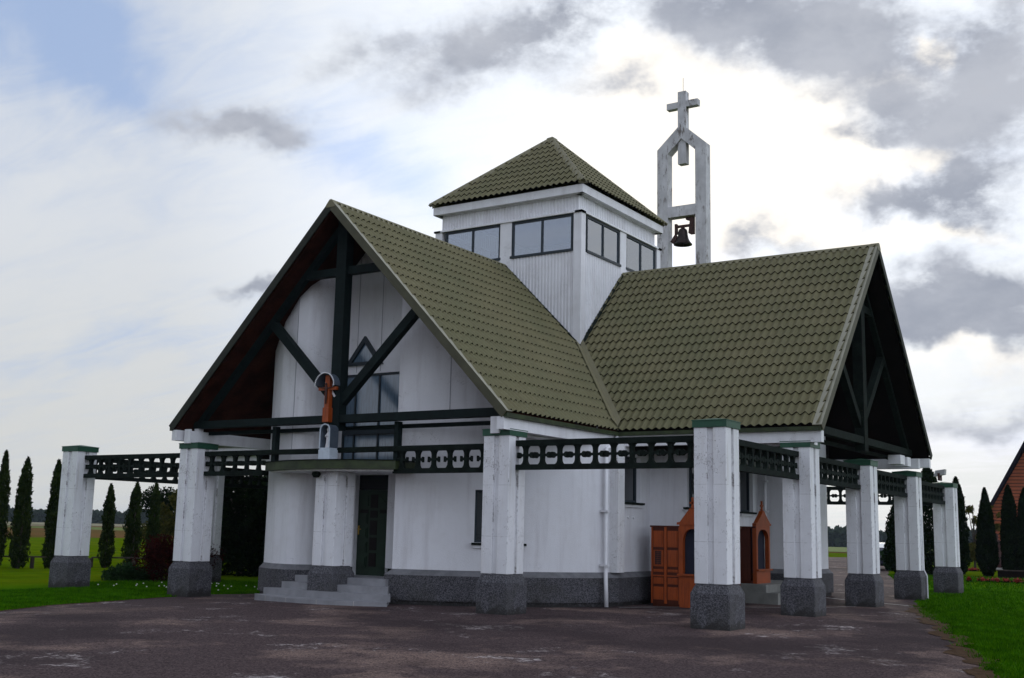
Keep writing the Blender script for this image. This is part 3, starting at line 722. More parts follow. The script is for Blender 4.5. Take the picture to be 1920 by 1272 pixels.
# plinth: follows the plan, 8 cm proud, with a sloped top; broken at the doors
def offset_plan(pl_, d_):
    n = len(pl_); o = []
    for i in range(n):
        p0, p1, p2 = Vector(pl_[i - 1]), Vector(pl_[i]), Vector(pl_[(i + 1) % n])
        a = (p1 - p0).normalized(); b_ = (p2 - p1).normalized(); na = Vector((a.y, -a.x)); nb = Vector((b_.y, -b_.x))
        m_ = (na + nb); m_ = m_ / max(.2, m_.dot(na)); o.append(p1 + m_ * d_)
    return o
po = offset_plan(plan, .10); pi_ = offset_plan(plan, .0); pf = offset_plan(plan, .05); pn = offset_plan(plan, -.1)
plb = MB(); slp = MB()
for i in range(npl):
    j = (i + 1) % npl
    if i in (8, 22): continue
    a, b_, c_, d_ = po[i], po[j], pi_[i], pi_[j]; e_, g_ = pf[i], pf[j]
    plb.add([(a.x, a.y, .10), (b_.x, b_.y, .10), (b_.x, b_.y, .62), (a.x, a.y, .62)], [(0, 1, 2, 3)])
    plb.add([(a.x, a.y, .10), (b_.x, b_.y, .10), (g_.x, g_.y, .10), (e_.x, e_.y, .10)], [(0, 3, 2, 1)])
    plb.add([(e_.x, e_.y, -.2), (g_.x, g_.y, -.2), (g_.x, g_.y, .10), (e_.x, e_.y, .10)], [(0, 1, 2, 3)])
    slp.add([(a.x, a.y, .62), (b_.x, b_.y, .62), (d_.x, d_.y, .735), (c_.x, c_.y, .735)], [(0, 1, 2, 3)])
plb.build('plinth', plinthm, church); slp.build('plinth_slope', plinthtop, church)
# shallow corner pilasters
pb_ = MB(); pb_.box(4.80, 5.04, -5.30, -4.98, .735, 3.5); pb_.build('pilaster', white, church)
# recess floor, back walls and windows
def win_frame(a, b_, z0, z1, mull, glassm, name='window', fw=.05, inset=.12, sill=False, jamb=None):
    """framed window filling an opening between plan points a and b"""
    a = Vector(a); b_ = Vector(b_); d = (b_ - a).normalized(); n = Vector((d.y, -d.x)); L = (b_ - a).length
    def P_(s, z, dd): p = a + d * s + n * dd; return (p.x, p.y, z)
    fr = MB(); o0 = -inset
    def bar(s0, s1, za, zb):
        fr.add([P_(s, z, dd) for s in (s0, s1) for dd in (o0, o0 - .06) for z in (za, zb)], MB().box(0, 1, 0, 1, 0, 1).f)
    bar(0, fw, z0, z1); bar(L - fw, L, z0, z1); bar(fw, L - fw, z0, z0 + fw); bar(fw, L - fw, z1 - fw, z1)
    for m_ in mull: bar(m_ - .02, m_ + .02, z0 + fw, z1 - fw)
    W_ = fr.build(name, frame, church)
    g = MB(); g.add([P_(fw * .9, z0 + fw * .9, o0 - .03), P_(L - fw * .9, z0 + fw * .9, o0 - .03), P_(L - fw * .9, z1 - fw * .9, o0 - .03), P_(fw * .9, z1 - fw * .9, o0 - .03)], [(0, 1, 2, 3)])
    g.build('pane', glassm, W_)
    if sill:
        s_ = MB(); s_.add([P_(s, z, dd) for s in (-.06, L + .06) for dd in (.09, -.12) for z in (z0 - .05, z0 - .004)], MB().box(0, 1, 0, 1, 0, 1).f)
        s_.build('sill', timber_w, W_)
        s_ = MB(); s_.add([P_(s, z, dd) for s in (-.03, L + .03) for dd in (.05, -.05) for z in (z0 - .11, z0 - .052)], MB().box(0, 1, 0, 1, 0, 1).f)
        s_.build('sill_moulding', whitewood, W_)
    return W_
def segpt(i, s): a = Vector(plan[i]); b_ = Vector(plan[(i + 1) % npl]); return a + (b_ - a).normalized() * s
mainw = win_frame((-.98, -7.6), (1.16, -7.6), 3.02, 5.08, [.35, 1.06, 1.80], glass_f, fw=.05, inset=.02)
xb = MB(); xb.box(-.93, 1.11, -7.615, -7.55, 3.68, 3.83); xb.build('glazing_reflection_bar', frame, mainw)  # glazing bar broadened to a dark band imitating the tie beam's reflection
for i, v_ in ops.items():
    if i == 8: continue
    for (s0, s1, z0, z1) in v_: win_frame(segpt(i, s0), segpt(i, s1), z0, z1, [], glass_d, inset=.10, sill=True)
# triangular window high in the front recess
tw = MB(); T3 = [(-.90, 5.28), (.20, 5.28), (-.35, 5.96)]; cx_ = (-.35, 5.50)
inn = [(cx_[0] + (p[0] - cx_[0]) * .66, cx_[1] + (p[1] - cx_[1]) * .66) for p in T3]
for a in range(3):
    b_ = (a + 1) % 3
    quad = [T3[a], T3[b_], inn[b_], inn[a]]
    tw.prism(quad, (0, -7.60, 0), (1, 0, 0), (0, 0, 1), (0, -.07, 0))
tww = tw.build('window', frame, church); gg = MB(); gg.add([(p[0], -7.62, p[1]) for p in inn], [(0, 1, 2)]); gg.build('pane', glass_f, tww)
# door
dr = MB(); dr.box(-.47, .47, -7.48, -7.42, .52, 2.42)
door = dr.build('door', doorm, church)
pn_ = MB(); gp = MB()
for r_ in range(4):
    z0 = .70 + r_ * .32
    for xx in (-.40, .17): pn_.box(xx, xx + .23, -7.50, -7.46, z0, z0 + .24); pn_.box(xx + .03, xx + .20, -7.515, -7.46, z0 + .03, z0 + .21)
for (x0, x1, z0, z1) in ((-.10, .10, .72, 1.02), (-.10, .10, 1.08, 1.36), (-.10, .10, 1.42, 1.74), (-.10, .10, 2.02, 2.32), (-.40, -.17, 1.86, 1.98), (.17, .40, 1.86, 1.98), (-.10, .10, 1.80, 1.96)): gp.box(x0, x1, -7.49, -7.46, z0, z1)
pn_.prism([(-.40, 2.06), (-.17, 2.06), (-.17, 2.30)], (0, -7.46, 0), (1, 0, 0), (0, 0, 1), (0, -.04, 0)); pn_.prism([(.40, 2.06), (.17, 2.06), (.17, 2.30)], (0, -7.46, 0), (1, 0, 0), (0, 0, 1), (0, -.04, 0))
pn_.build('door_panel', doorm, door); gp.build('door_glass', doorglass, door)
hb = MB(); hb.box(-.445, -.405, -7.50, -7.478, 1.42, 1.62); hb.tube([(-.425, -7.50, 1.54), (-.425, -7.54, 1.54), (-.32, -7.54, 1.54)], .011); hb.build('door_handle', brass, door)
fl = MB(); fl.box(-.47, .47, -7.47, -7.42, 2.43, 2.82); fl.build('transom', black, door)
fr = MB(); fr.box(-.50, -.471, -7.50, -7.40, .52, 2.82); fr.box(.471, .50, -7.50, -7.40, .52, 2.82); fr.build('door_frame', doorm, door)
# front steps: curved, four risers
def step(zt, zb, yf, xl, xr, bow, name='step', yb=-7.55):
    n = 10; pts = []
    for i in range(n + 1):
        u = i / n; x = xl + (xr - xl) * u; pts.append((x, yf - bow * (1 - (2 * u - 1) ** 2)))
    poly = pts + [(1.27, -8.40), (1.27, yb), (-.98, yb), (-.98, -8.62)]
    q = MB(); q.prism(poly, (0, 0, zb), (1, 0, 0), (0, 1, 0), (0, 0, zt - zb)); return q.build(name, stepm, church)
step(.10, -.3, -9.20, -1.86, 1.86, .58); step(.24, .098, -9.10, -1.70, 1.86, .22); step(.38, .238, -8.92, -1.34, 1.64, .10); step(.52, .378, -8.66, -1.20, 1.36, .05)
# joints of the step tiles are real grooves on the risers
jb = MB()
for x in (-1.2, -.4, .45, 1.25):
    u = (x + 1.86) / 3.72; y = -9.20 - .58 * (1 - (2 * u - 1) ** 2); jb.box(x - .006, x + .006, y - .004, y + .05, -.1, .101)
jb.build('tile_joint', kerbm, church)
# canopy over the entrance
cn = MB(); n = 14; poly = []
for i in range(n + 1):
    u = i / n; x = -1.98 + 3.74 * u; poly.append((x, -8.98 - .55 * (1 - (2 * u - 1) ** 2)))
poly += [(1.76, -7.61), (-1.29, -7.61), (-1.29, -8.46), (-1.98, -8.46)]
cn.prism(poly, (0, 0, 2.79), (1, 0, 0), (0, 1, 0), (0, 0, .18)); cano = cn.build('canopy', greendark, church)
cs2 = MB(); poly2 = [(x * .975 - .0, y * .993 + .06 if y < -8.6 else y) for x, y in poly]; cs2.prism(poly2, (0, 0, 2.75), (1, 0, 0), (0, 1, 0), (0, 0, .038)); cs2.build('canopy_soffit', white, cano)
ct = MB(); poly3 = [(x * 1.012, y - .02 if y < -8.6 else y) for x, y in poly]; ct.prism(poly3, (0, 0, 2.972), (1, 0, 0), (0, 1, 0), (0, 0, .016)); ct.build('canopy_lid', timber_w, cano)
lp = MB(); lp.lathe([(.03, 0), (.09, -.02), (.10, -.07), (.06, -.13), (.0, -.14)], (-.18, -9.25, 2.75), 14); lp.build('porch_lamp', timber_w, church)
# posts between canopy rail and tie beam
pp = MB(); pp.box(1.58, 1.69, -8.84, -8.70, 2.98, 3.80); pp.build('post', timber, church)
pp = MB(); pp.box(-1.96, -1.85, -8.84, -8.70, 2.98, 3.80); pp.build('post', timber, church)
for s in (1, -1):
    pp = MB(); pp.box(s * 4.37 - .07, s * 4.37 + .07, -8.93, -8.78, 3.46, 3.92); pp.box(s * 4.37 - .1, s * 4.37 + .1, -9.20, -9.162, 3.45, 3.78); pp.build('post', whitewood, church)
# downpipes
def pipe(path, r=.045, name='downpipe'):
    q = MB(); q.tube(path, r, 10); return q.build(name, whitemetal, church, smooth=True)
dp_ = pipe([(4.74, -4.80, 3.72), (4.76, -5.0, 3.52), (4.86, -5.50, 3.40), (4.86, -5.50, .80), (4.93, -5.62, .62), (4.97, -5.66, .02)])
bb = MB(); bb.box(4.74, 4.93, -5.57, -5.44, 2.02, 2.07); bb.box(4.74, 4.93, -5.57, -5.44, .86, .91); bb.build('pipe_bracket', whitemetal, dp_)
dp_ = pipe([(5.74, 1.80, 3.55), (5.74, 1.80, .75)]); bb = MB(); bb.box(5.66, 5.82, 1.74, 1.86, 2.2, 2.25); bb.box(5.66, 5.82, 1.74, 1.86, 3.0, 3.05); bb.build('pipe_bracket', whitemetal, dp_)
for yy in (-4.55, -4.28):
    q = MB(); q.lathe([(.03, 0), (.03, .03), (.0, .031)], (0, 0, 0), 10); o_ = q.build('wall_socket', whitewood, church); o_.rotation_euler = (0, math.radians(90), 0); o_.location = (4.90, yy, 1.93)
# side entrance platform
for (zt, zb, x1, y0) in ((.27, -.1, 7.22, -1.42), (.45, .268, 6.92, -1.38)):
    q = MB(); q.box(5.5, x1, y0, 1.88, zb, zt); q.build('step', mat('mossy_grey_step', (.22, .22, .20), .8, .15, 3, .2, 40), church)
# two floodlight boxes at the side eave
q = MB(); q.box(8.72, 9.05, 3.55, 3.90, 3.50, 3.74); q.box(8.70, 9.02, 2.95, 3.40, 3.52, 3.76); q.build('floodlight', whitemetal, church)

# lantern (square glazed tower over the crossing)
def corr(a, b_, z0, z1, out, pitch=.10, dpt=.022):
    """corrugated sheet from a to b (plan points), facing 'out'"""
    a = Vector(a); b_ = Vector(b_); L = (b_ - a).length; d = (b_ - a) / L; o = Vector(out); n = int(L / pitch); R0 = []; R1 = []
    for k in range(n):
        for u, h in ((0, 0), (.42, 0), (.55, 1), (.87, 1)):
            p = a + d * (pitch * (k + u)) + o * (dpt * h); R0.append((p.x, p.y))
    R0.append((b_.x, b_.y)); q = MB(); m_ = len(R0)
    q.add([(x, y, z0) for x, y in R0] + [(x, y, z1) for x, y in R0], [(i, i + 1, m_ + i + 1, m_ + i) for i in range(m_ - 1)]); return q
ZB, ZT, ZU = 8.90, 9.90, 10.45
for q in range(4):
    f = lambda v: rotz(v, q); f2 = lambda v: rotz((*v, 0), q)[:2]
    corr(f2((-t, -t)), f2((t, -t)), 5.0, ZB - .03, f2((0, -1))).build('lantern_wall', whitemetal, church)
    corr(f2((-2.25, -2.25)), f2((2.25, -2.25)), ZT + .06, ZU, f2((0, -1))).build('lantern_wall', whitemetal, church)
    bd = MB()
    def bx(x0, x1, y0, y1, z0, z1, m_=bd):
        m_.add([f(v) for v in [(x, y, z) for x in (x0, x1) for y in (y0, y1) for z in (z0, z1)]], MB().box(0, 1, 0, 1, 0, 1).f)
    bx(t - .20, t + .035, -t - .035, -t + .20, 6.2, ZT); bx(-.17, .20, -t - .03, -t + .12, ZB, ZT); bx(-.17, .20, -t - .033, -t + .0, ZB - .35, ZB)
    bd.build('lantern_post', whitewood, church)
    lb_ = MB(); bx(-t - .07, t + .07, -t - .07, -t + .15, ZT, ZT + .05, lb_); lb_.build('ledge', whitewood, church)
    fb = MB(); bx(-2.44, 2.44, -2.455, -2.33, 10.42, 10.64, fb); bx(-2.33, 2.33, -2.33, -2.20, 10.40, 10.44, fb); fb.build('lantern_fascia', whitewood, church)
    for (x0, x1) in ((-2.05, -.17), (.20, 2.12)):
        wf = MB(); y0, y1 = -t - .01, -t + .06
        bx(x0, x0 + .06, y0, y1, ZB, ZT - .002, wf); bx(x1 - .06, x1, y0, y1, ZB, ZT - .002, wf); bx(x0 + .06, x1 - .06, y0, y1, ZT - .07, ZT - .002, wf); bx(x0 - .03, x1 + .03, y0 - .04, y1, ZB - .03, ZB + .035, wf)
        mx = (x0 + x1) / 2; bx(mx - .025, mx + .025, y0, y1, ZB + .035, ZT - .07, wf)
        W_ = wf.build('window', frame, church); g = MB(); bx(x0 + .05, x1 - .05, -t + .02, -t + .026, ZB + .03, ZT - .06, g); g.build('pane', glass, W_)
    # pyramid roof
    TE = 2.53; ZE = 10.66; AP = 13.02; L = math.hypot(TE, AP - ZE)
    o = f((-TE, -TE, ZE)); V = f((0, TE / L, (AP - ZE) / L)); N = f((0, -(AP - ZE) / L, TE / L))
    tb = tile_rows(o, f((1, 0, 0)), V, N, 2 * TE, L, flip=-1)
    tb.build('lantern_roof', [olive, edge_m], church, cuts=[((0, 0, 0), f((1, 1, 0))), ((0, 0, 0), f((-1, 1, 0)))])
    hp_ = MB(); kz = (AP - ZE) / TE
    def hpt(k, du, dz): return f((k - du[0], -k + du[1], ZE + (TE - k) * kz + dz))
    R = []
    for k in (TE + .02, .10):
        R.append([hpt(k, (.17, 0), .065), hpt(k, (.0, .0), .115), hpt(k, (0, .17), .065), hpt(k, (0, .17), .01), hpt(k, (.17, 0), .01)])
    hp_.rings(R); hp_.build('hip_cap', flash, church)
q = MB(); q.rings([[(sx_ * k, sy_ * k, z) for sx_, sy_ in ((-1, -1), (1, -1), (1, 1), (-1, 1))] for k, z in ((.14, 12.95), (.11, 13.06), (.01, 13.12))]); q.build('roof_peak_cap', flash, church)
q = MB(); q.box(-2.3, 2.3, -2.3, 2.3, 8.7, 8.75); q.build('lantern_floor', mat('grey_floor', (.12, .12, .13), .9), church)
q = MB(); q.box(-2.4, 2.4, -2.4, 2.4, 10.50, 10.6); q.build('lantern_ceiling', mat('grey_ceiling', (.22, .24, .28), .9), church)

# ------------------------------------------------------------------ colonnade
S_, M_ = 8.825, 4.371
def make_pillar(top=3.48, cap=True, h=.30, bh=.36):
    p = thing('pillar', '', 'pillar')
    sh = MB(); g = .055; d_ = .055
    side = [(-h, -h), (-g, -h), (-g, -h + d_), (g, -h + d_), (g, -h)]
    poly = []
    for q in range(4): poly += [rotz(v, q) for v in side]
    zt = top - .13 if cap else top
    sh.prism(poly, (0, 0, .76), (1, 0, 0), (0, 1, 0), (0, 0, zt - .76)); sh.build('shaft', white_sh, p, bevel=.008)
    bs = MB(); hh = bh
    bs.rings([[(s * k, t_ * k, z) for s, t_ in ((-1, -1), (1, -1), (1, 1), (-1, 1))] for k, z in ((hh, -.3), (hh, .60), (hh - .075, .765))]); bs.build('base', plinthm, p, bevel=.02)
    if cap:
        cp = MB(); cp.box(-h - .02, h + .02, -h - .02, h + .02, top - .13, top - .015)
        cp.rings([[(s * k, t_ * k, z) for s, t_ in ((-1, -1), (1, -1), (1, 1), (-1, 1))] for k, z in ((h + .03, top - .015), (h + .03, top), (.02, top + .05))]); cp.build('cap', green, p)
    return p
pillars = [
 ((-S_, -S_), -.06, 3.48, 'white grooved pillar with green cap standing in the grass, leftmost of the colonnade'),
 ((-M_, -S_), -.05, 3.46, 'white grooved pillar with green cap at the lawn edge below the left eave of the front gable'),
 ((M_, -S_), 0, 3.48, 'white cracked pillar below the right eave of the front gable, its base stained black'),
 ((S_, -S_), 0, 3.57, 'tallest looking white pillar nearest the camera, in front of the orange confessional'),
 ((S_, -M_), 0, 3.48, 'white speckled pillar just right of the nearest pillar, beside the side entrance steps'),
 ((S_, 0), 0, 3.42, 'white pillar below the king post of the right hand gable'),
 ((S_, M_), 0, 3.38, 'white pillar at the grass edge below the far eave of the right gable, cable on its base'),
 ((S_, S_), .03, 3.28, 'weathered cracked pillar with a floodlight on its cap, standing in the lawn at far right'),
 ((-S_, -M_), -.06, 3.48, 'shaded white pillar half hidden behind the pillar at the left eave'),
 ((-S_, 0), -.06, 3.48, 'white pillar behind the church under the west gable'),
 ((M_, S_), 0, 3.42, 'white pillar at the back of the colonnade seen past the right porch')]
protoP = None
def setp(o, x, y, z, label):
    o.location = (x, y, z); o['label'] = label; o['group'] = 'white pillars of the colonnade'
base_cache = {}
for (xy, dz, top, lab) in pillars:
    key = top
    if key not in base_cache: p = make_pillar(top - dz); base_cache[key] = p
    else: p = dup(base_cache[key])
    setp(p, xy[0], xy[1], dz, lab)
pe = make_pillar(2.75, cap=False); setp(pe, 0, -S_, 0, 'white grooved pillar without a cap carrying the canopy in the middle of the entrance steps')

def baluster(x, gap):
    """turned-looking flat board with two arms ending in knobs, centre at height 0 (z from -.2 to .2)"""
    q = MB(); Hh = .20; dpt = .09
    prof = [(.088, -Hh), (.080, -Hh + .022), (.052, -.150), (.038, -.115), (.033, -.07), (.036, -.03), (.036, .03), (.033, .07), (.038, .115), (.052, .150), (.080, Hh - .022), (.088, Hh)]
    poly = [(x + a, z) for a, z in prof] + [(x - a, z) for a, z in prof[::-1]]
    q.prism(poly, (0, -dpt / 2, 0), (1, 0, 0), (0, 0, 1), (0, dpt, 0))
    e = .19 - gap / 2
    for s in (1, -1):
        arm = [(.030, -.026), (.080, -.020), (.108, -.028), (.132, -.056), (e - .012, -.058), (e, -.046), (e, .046), (e - .012, .058), (.132, .056), (.108, .028), (.080, .020), (.030, .026)]
        q.prism([(x + s * a, z) for a, z in arm], (0, -dpt / 2 + .005, 0), (1, 0, 0), (0, 0, 1), (0, dpt - .01, 0))
    return q
def make_beam(length, label, gap=.02, wide=.10, x_lat=None, top_to=None):
    """lattice beam along local +X, starting at 0; z = 0 at the bottom rail's underside"""
    bmo = thing('lattice_beam', label, 'beam', group='dark green lattice beams between the pillars')
    lo, hi = (0, length) if x_lat is None else x_lat
    tr_ = MB(); a, b_ = (0, length) if top_to is None else top_to
    tr_.box(a, b_, -wide / 2 - .02, wide / 2 + .02, .46, .57); tr_.build('top_rail', timber_w, bmo)
    br = MB(); br.box(lo, hi, -wide / 2 - .02, wide / 2 + .02, 0, .10); br.build('bottom_rail', timber_w, bmo)
    n = max(1, round((hi - lo) / .385)); st_ = (hi - lo) / n
    for k in range(n):
        q = baluster(0, gap); o_ = q.build('baluster', timber_w, bmo) if k == 0 else None
        if k == 0: first = o_
        else: o_ = first.copy(); C.collection.objects.link(o_); o_.parent = bmo
        o_.location = (lo + st_ * (k + .5), 0, .28)
    return bmo
def place_beam(b_, x, y, rz, z=2.73): b_.location = (x, y, z); b_.rotation_euler = (0, 0, math.radians(rz)); return b_
L1 = S_ - M_ - .6; L2 = M_ - .6
place_beam(make_beam(L1, 'dark lattice beam between the leftmost pillar and the left eave pillar'), -S_ + .3, -S_, 0, 2.68)
place_beam(make_beam(L1, 'dark lattice beam running back from the leftmost pillar to the shaded pillar behind'), -S_, -S_ + .3, 90, 2.67)
place_beam(make_beam(L2, 'dark lattice beam at the back left, against the dark trees'), -S_, -M_ + .3, 90, 2.67)
place_beam(make_beam(2.05, 'short lattice beam left of the entrance canopy, its top rail running over the canopy', x_lat=(0, 1.92), top_to=(0, 4.0)), -M_ + .3, -S_, 0, 2.70)
place_beam(make_beam(2.5, 'short lattice beam right of the entrance canopy, its top rail running over the canopy', gap=.11, x_lat=(1.62, 4.07), top_to=(.0, 4.07)), 0.0, -S_, 0, 2.71)
place_beam(make_beam(L1, 'long dark lattice beam over the downpipe between the cracked pillar and the nearest pillar'), M_ + .3, -S_, 0, 2.755)
place_beam(make_beam(L1, 'dark lattice beam over the side steps right of the nearest pillar', .02), S_, -S_ + .3, 90, 2.75)
place_beam(make_beam(L2, 'dark lattice beam left of the pillar below the right gable king post'), S_, -M_ + .3, 90, 2.73)
place_beam(make_beam(L2, 'dark lattice beam right of the pillar below the right gable king post'), S_, .3, 90, 2.70)
place_beam(make_beam(L1, 'dark lattice beam reaching the floodlight pillar at far right'), S_, M_ + .3, 90, 2.64)
place_beam(make_beam(L1, 'far lattice beam seen low against the sky through the right porch', .02), M_ + .3, S_, 0, 2.62)
# cable conduit on the pillar by the grass
q = MB(); q.tube([(9.14, 4.50, 2.2), (9.14, 4.50, .80), (9.22, 4.50, .62), (9.22, 4.50, .02)], .016); tag(q.build('cable', whitewood), 'thin white cable running down the base of the pillar at the grass edge', 'cable')
# floodlight on the last pillar
fl = thing('floodlight', 'grey floodlight on a bracket on top of the weathered far right pillar', 'floodlight', (S_ - .1, S_ - .12, 3.36))
q = MB(); q.box(-.02, .02, -.12, .12, 0, .10); q.box(-.03, .03, -.16, -.12, 0, .22); q.box(-.03, .03, .12, .16, 0, .22); q.build('bracket', rust, fl)
q = MB(); q.prism([(-.16, .12), (.16, .18), (.18, .34), (-.10, .30)], (0, -.12, 0), (1, 0, 0), (0, 0, 1), (0, .24, 0)); q.build('lamp_housing', silver, fl)

# ------------------------------------------------------------------ belfry and bell
BY = 9.3
bel = thing('belfry', 'tall weathered white bell frame with a cross on its pointed top, rising behind the lantern', 'belfry', (-.07, BY, 0))
q = MB(); hw, lw, dp2 = .97, .42, .40
outl = [(-hw, -.2), (-hw, 15.66), (0, 16.55), (hw, 15.66), (hw, -.2), (hw - lw, -.2), (hw - lw, 15.46), (0, 15.98), (-hw + lw, 15.46), (-hw + lw, -.2)]
# built as left leg, right leg, two gable pieces (convex pieces joined edge to edge)
def pr(poly): q.prism(poly, (0, 0, 0), (1, 0, 0), (0, 0, 1), (0, dp2, 0))
pr([(-hw, -.2), (-hw + lw, -.2), (-hw + lw, 15.46), (-hw, 15.66)]); pr([(hw - lw, -.2), (hw, -.2), (hw, 15.66), (hw - lw, 15.46)])
pr([(-hw, 15.66), (-hw + lw, 15.46), (0, 15.98), (0, 16.55)]); pr([(0, 16.55), (0, 15.98), (hw - lw, 15.46), (hw, 15.66)])
q.build('frame', white_h, bel)
q = MB(); q.box(-hw + lw, hw - lw, .02, dp2 - .02, 13.02, 13.42); q.build('crossbeam', white_h, bel)
q = MB(); q.box(-.16, .16, .06, .34, 15.02, 17.82); cr = q.build('cross', white_h, bel)
q = MB(); q.box(-.62, -.162, .08, .32, 17.20, 17.44); q.box(.162, .62, .08, .32, 17.20, 17.44); q.build('cross_arm', white_h, cr)
q = MB(); q.tube([(0, .2, 17.8), (0, .2, 18.4)], .008); q.build('lightning_rod', rust, cr)
bell = thing('bell', 'dark bronze bell hanging from an iron yoke inside the belfry', 'bell', (-.10, BY + .2, 11.98))
q = MB(); q.lathe([(.0, .60), (.10, .60), (.15, .56), (.17, .48), (.18, .36), (.21, .22), (.27, .10), (.33, .03), (.34, 0), (.30, .0), (.2, .1), (.0, .4)], (0, 0, 0), 28); q.build('bell_body', bronze, bell, smooth=True)
q = MB(); q.tube([(0, 0, .3), (0, 0, -.06)], [.02, .035]); q.build('clapper', bronze, bell)
q = MB(); q.box(-.26, .30, -.05, .05, .66, .74); q.box(-.30, -.22, -.07, .07, .42, .80); q.prism([(.24, .40), (.30, .36), (.45, .36), (.45, 1.0), (.14, 1.0), (.14, .92), (.30, .86)], (0, -.07, 0), (1, 0, 0), (0, 0, 1), (0, .14, 0)); q.box(-.06, .06, -.04, .04, .58, .68)
q.prism([(-.48, .16), (-.36, .06), (-.20, .30), (-.28, .44)], (0, -.06, 0), (1, 0, 0), (0, 0, 1), (0, .12, 0)); q.build('yoke', rust, bell)

# ------------------------------------------------------------------ crucifix and shrine on the front
cx = thing('roadside_cross', 'orange wooden cross under a scalloped half round metal hood on the front king post', 'cross', (-.13, -9.02, 3.82))
q = MB(); q.box(-.065, .065, -.08, .04, 0, 1.03); q.box(-.085, .085, -.10, .05, 0, .32); q.build('post', orange, cx, bevel=.006)
q = MB(); q.box(-.26, .26, -.075, .0, .70, .77); q.build('cross_arm', orange, cx, bevel=.006)
q = MB()
for a in (45, 135, 225, 315): q.beam((.05 * math.cos(math.radians(a)), .03, .735 + .05 * math.sin(math.radians(a))), (.20 * math.cos(math.radians(a)), .03, .735 + .24 * math.sin(math.radians(a))), .02, .045, side=(0, 1, 0))
q.build('rays', whitewood, cx)
q = MB(); R = []; n = 16
for yy, rr in ((-.17, .27), (.10, .27), (.10, .26), (-.17, .26)):
    R.append([(rr * math.cos(math.pi * k / n), yy, .80 + rr * math.sin(math.pi * k / n)) for k in range(n + 1)])
q.rings(R + [R[0]], cap=False, close=False); hood = q.build('hood', zinc, cx)
q = MB()
for k in range(25):
    a = math.pi * k / 24; q.lathe([(.0, -.016), (.014, -.010), (.016, 0), (.014, .010), (0, .016)], (.272 * math.cos(a), -.172, .80 + .272 * math.sin(a)), 8)
q.build('hood_trim', whitewood, hood)
q = MB()
# small carved corpus on the cross
q.tube([(0, -.10, .80), (0, -.105, .74), (0, -.10, .62), (.01, -.11, .52), (0, -.10, .40)], [.020, .034, .026, .022, .012], 8); q.tube([(-.20, -.09, .77), (-.08, -.10, .745), (0, -.10, .74), (.08, -.10, .745), (.20, -.09, .77)], [.009, .012, .016, .012, .009], 6); q.lathe([(.0, 0), (.020, .012), (.025, .03), (.018, .05), (0, .06)], (.004, -.115, .80), 10)
q.build('carved_figure', carve, cx, smooth=True)
shr = thing('shrine', 'small pale blue arched shrine box on a white pedestal on the entrance canopy', 'shrine', (.05, -9.15, 2.99))
q = MB(); q.box(-.165, .155, -.15, .13, 0, .22); q.box(-.15, .14, -.14, .12, .22, .26); q.build('pedestal', stone_w, shr, bevel=.01)
q = MB(); n = 10; outer = [(-.135, .26), (-.135, .63)] + [(.135 * -math.cos(math.pi * k / n), .63 + .135 * math.sin(math.pi * k / n)) for k in range(1, n)] + [(.135, .63), (.135, .26)]
q.prism(outer, (0, .10, 0), (1, 0, 0), (0, 0, 1), (0, .04, 0), 0)
inner = [(x * .86, .26 + (z - .26) * .95) for x, z in outer]
for k in range(len(outer) - 1):
    q.add([(outer[k][0], -.14, outer[k][1]), (outer[k + 1][0], -.14, outer[k + 1][1]), (outer[k + 1][0], .1, outer[k + 1][1]), (outer[k][0], .1, outer[k][1]),
           (inner[k][0], -.14, inner[k][1]), (inner[k + 1][0], -.14, inner[k + 1][1]), (inner[k + 1][0], .1, inner[k + 1][1]), (inner[k][0], .1, inner[k][1])], [(0, 3, 2, 1), (4, 5, 6, 7), (0, 1, 5, 4)])
nic = q.build('niche_box', zinc, shr)
q = MB()
for k in range(len(outer) - 1): q.beam((outer[k][0], -.145, outer[k][1]), (outer[k + 1][0], -.145, outer[k + 1][1]), .016, .022, side=(0, 1, 0))
q.build('niche_rim', stone_w, nic)
stt = thing('statuette', 'white robed statuette with joined hands standing inside the arched shrine', 'statuette', (.05, -9.17, 3.25))
q = MB(); q.rings([[(r1 * math.cos(a), r2 * math.sin(a) + oy, z) for a in [2 * math.pi * k / 16 for k in range(16)]] for r1, r2, z, oy in
    ((.075, .06, 0, 0), (.07, .056, .03, 0), (.058, .045, .12, 0), (.055, .042, .20, 0), (.064, .045, .27, .0), (.062, .04, .305, 0), (.03, .028, .335, 0), (.026, .026, .35, -.004), (.036, .038, .375, -.006), (.038, .04, .405, -.004), (.028, .03, .435, 0), (.006, .006, .45, 0))])
q.tube([(-.055, 0, .29), (-.06, -.035, .24), (-.012, -.06, .265)], [.02, .018, .012], 7); q.tube([(.055, 0, .29), (.06, -.035, .24), (.012, -.06, .265)], [.02, .018, .012], 7)
q.build('figure', whitewood, stt, smooth=True)

